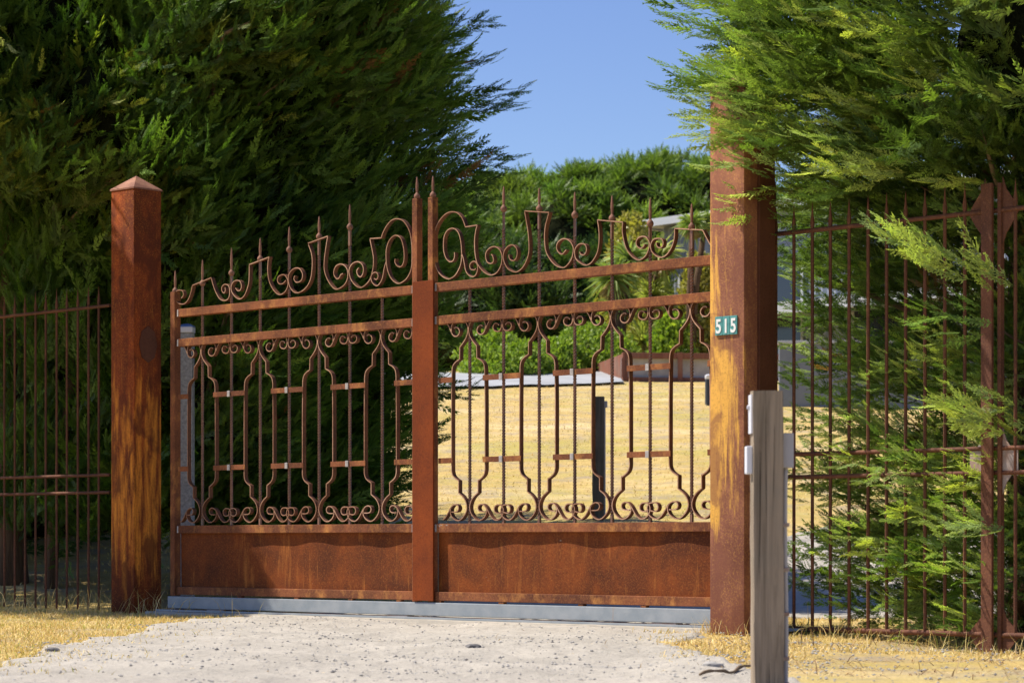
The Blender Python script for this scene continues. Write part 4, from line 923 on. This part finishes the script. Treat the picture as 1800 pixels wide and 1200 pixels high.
# ------------------------------------------------------------------ grass, stones
def blades(name, pts, Lr, wr, cols, label, lean=.6, seed=0, hf=height):
    r = np.random.default_rng(seed); n = len(pts); x, y = pts[:, 0], pts[:, 1]; z = hf(x, y)-.003
    P = np.stack([x, y, z], 1); a = r.uniform(0, 2*math.pi, n); ln = lean*r.random(n)**.7; L = r.uniform(*Lr, n)*r.uniform(.6, 1, n)
    D = np.stack([np.cos(a)*ln, np.sin(a)*ln, np.ones(n)], 1); D /= np.linalg.norm(D, axis=1, keepdims=True)
    b = r.uniform(0, math.pi, n); Sd = np.stack([np.cos(b), np.sin(b), 0*b], 1)*(r.uniform(*wr, n)/2)[:, None]
    mid = P+D*(L*.55)[:, None]; tip = P+D*L[:, None]+np.stack([np.cos(a), np.sin(a), -.5+0*a], 1)*(L*.35*ln)[:, None]
    q1 = np.stack([P-Sd, P+Sd, mid+Sd*.8, mid-Sd*.8], 1); q2 = np.stack([mid-Sd*.8, mid+Sd*.8, tip+Sd*.08, tip-Sd*.08], 1)
    C_ = np.array(cols)[r.integers(0, len(cols), n)]*r.uniform(.75, 1.2, (n, 1))
    return quads_mesh(name, np.concatenate([q1, q2]), np.concatenate([C_, C_*1.08]), M['straw'], label=label, cat='grass', kind='stuff')
STRAW = [(.78,.58,.24), (.85,.68,.33), (.64,.46,.17), (.80,.64,.28), (.58,.47,.14)]
GREENISH = STRAW*2+[(.46,.46,.09)]
def samp(n, x0, x1, y0, y1, f, seed):
    r = np.random.default_rng(seed); p = np.stack([r.uniform(x0, x1, n), r.uniform(y0, y1, n)], 1); return p[f(p[:, 0], p[:, 1], r)]
in_d = lambda x, y: (x > drive_l(y)) & (x < drive_r(y))
fl_p = samp(90000, -4.2, -1.2, 8.6, 18.0, lambda x, y, r: (x < drive_l(y)+.6*r.random(len(x))**5) & (vn(x, y, 2.6)+.5*r.random(len(x)) > -.02) & (plane_w(x, y) < .3) & (x > -.215*y-.1), 1)
blades('dry_grass', fl_p, (.012, .045), (.003, .006), GREENISH, 'short straw coloured grass verge left of the driveway', .9, 1)
fl_t = samp(5200, -4.4, -1.5, 15.0, 19.0, lambda x, y, r: (np.abs(plane_w(x, y)-.0) < .35*r.random(len(x))) & ((x < -2.2) | (r.random(len(x)) < .35)), 2)
blades('dry_grass', fl_t, (.06, .26), (.003, .005), STRAW, 'tall dry grass stalks along the foot of the left fence and gate end', .8, 2)
fr_p = samp(90000, .6, 3.2, 8.4, 16.5, lambda x, y, r: (x > drive_r(y)-.6*r.random(len(x))**5) & (vn(x, y, 2.1)+.35*r.random(len(x)) > .27) & (x < .21*y+.1), 3)
blades('dry_grass', fr_p, (.012, .045), (.003, .006), STRAW, 'short straw coloured grass patch around the timber post on the right', 1.2, 3)
fr_t = samp(5000, .9, 3.3, 11.0, 15.5, lambda x, y, r: (np.abs(plane_w(x, y)-.05) < .5*r.random(len(x))) & (x > 1.25), 4)
blades('dry_grass', fr_t, (.06, .2), (.003, .005), STRAW+[(.3,.33,.08)], 'tall dry grass stalks along the foot of the right fence', 1.0, 4)
lit = samp(5200, .8, 3.3, 9, 15, lambda x, y, r: (x > drive_r(y)-.05) & (plane_w(x, y) < .9) & (vn(x, y, 1.9) > -.25), 15)
blades('leaf_litter', lit, (.03, .13), (.003, .007), [(.30,.18,.09), (.42,.28,.14), (.20,.12,.07), (.6,.45,.25)], 'brown needle and twig litter on the ground under the right cypress', 6.0, 15)
lit2 = samp(2600, -2.3, 1.2, 8.6, 15.2, lambda x, y, r: (plane_w(x, y) < -.25) & ((np.abs(x-drive_l(y)) < .35*r.random(len(x))) | (np.abs(x-drive_r(y)) < .5*r.random(len(x))) | (r.random(len(x)) < .12)), 16)
blades('leaf_litter', lit2, (.015, .05), (.002, .005), [(.45,.32,.16), (.30,.20,.10), (.75,.60,.34)], 'straw bits and needles strewn along the driveway edges', 6.0, 16, dheight)
tuft = samp(500, .92, 1.35, 12.9, 13.2, lambda x, y, r: np.abs(y-13.05-(1.1-x)*.9) < .06, 5)
blades('dry_grass', tuft, (.04, .16), (.002, .004), STRAW, 'thin dry seed stalks at the foot of the right gate post', .7, 5)
lw = samp(42000, -6, 9, 18.5, 46, lambda x, y, r: (~in_d(x, y)) & (np.abs(x) < .2*y+.4), 6)
blades('lawn_grass', lw, (.02, .06), (.005, .012), STRAW+[(.78,.62,.28), (.56,.50,.13)], 'parched yellow lawn rising behind the gate', 1.2, 6)
def stones(name, pts, rr, mat, label, seed, hf, flat=.6):
    r = np.random.default_rng(seed); n = len(pts)
    base = np.array([(0,0,1),(.9,0,.1),(.2,.85,.15),(-.75,.45,0),(-.65,-.6,.1),(.35,-.9,0),(0,0,-.8)]); tri = [(0,1,2),(0,2,3),(0,3,4),(0,4,5),(0,5,1),(6,2,1),(6,3,2),(6,4,3),(6,5,4),(6,1,5)]
    s = r.uniform(0, 1, n)**2.6*(rr[1]-rr[0])+rr[0]; a = r.uniform(0, 6.28, n); z = hf(pts[:, 0], pts[:, 1])+s*.15
    v = base[None]*r.uniform(.65, 1.25, (n, 7, 1)); v[..., 2] *= flat; ca, sa_ = np.cos(a)[:, None], np.sin(a)[:, None]
    w_ = np.stack([v[..., 0]*ca-v[..., 1]*sa_, v[..., 0]*sa_+v[..., 1]*ca, v[..., 2]], -1)*s[:, None, None]+np.stack([pts[:, 0], pts[:, 1], z], 1)[:, None, :]
    f = (np.array(tri)[None]+(np.arange(n)*7)[:, None, None]).reshape(-1, 3)
    me = bpy.data.meshes.new(name); me.from_pydata(w_.reshape(-1, 3).tolist(), [], f.tolist()); me.materials.append(mat)
    o = bpy.data.objects.new(name, me); col.objects.link(o); return tag(o, label, 'gravel', None, 'stuff')
gp1 = samp(16000, -2.4, 2.8, 8.5, 15.9, lambda x, y, r: (x > drive_l(y)-.1) & (plane_w(x, y) < -.2) & (vn(x, y, 1.3)+.6*r.random(len(x)) > .12), 7)
stones('gravel', gp1, (.0015, .010), M['stone'], 'pale loose gravel scattered over the driveway', 7, dheight)
gp2 = samp(260, -2.6, 2.8, 8.5, 15.9, lambda x, y, r: (x > drive_l(y)-.4) & (plane_w(x, y) < -.1), 8)
stones('gravel', gp2, (.003, .012), M['darkstone'], 'dark grey loose stones scattered over the driveway', 8, dheight)
def rock(px, py, size, mat, label, seed):
    r = random.Random(seed); dd = F*EYE/(py-HY); x = (px-CX)/F*dd; z = float(dheight(x, dd))
    bm = bmesh.new(); bmesh.ops.create_icosphere(bm, subdivisions=2, radius=1)
    for v in bm.verts:
        k = 1+r.uniform(-.16, .16); v.co = Vector((v.co.x*k*size, v.co.y*k*size*.7, v.co.z*k*size*.42))
    m = MB(); m.add_bm(bm); o = m.build('stone', M[mat], None); o.location = (x, dd, z+size*.1); tag(o, label, 'stone')
rock(91, 1145, .034, 'darkstone', 'dark grey angular stone on the dry grass in the lower left', 1)
rock(832, 1146, .036, 'darkstone', 'flat grey stone in the middle of the gravel driveway', 2)
rock(1252, 1177, .04, 'stone', 'pale flat stone beside the timber post foot', 3)
rock(1150, 1185, .04, 'stone', 'pale grey angular stone near the right driveway edge', 4)
m = MB(); pts = []
for i in range(12):
    t = i/11; q = world_pt(1230+t*95, 1199-t*13, F*EYE/(1199-t*13-HY)); pts.append((q.x, q.y, float(dheight(q.x, q.y))+.012+.006*math.sin(t*8)))
m.tube(pts, [.004+.003*math.sin(i) ** 2 for i in range(12)], 6); m.build('twig', M['twig'], None, True, label='thin bare twig on the ground left of the timber post foot', cat='twig')
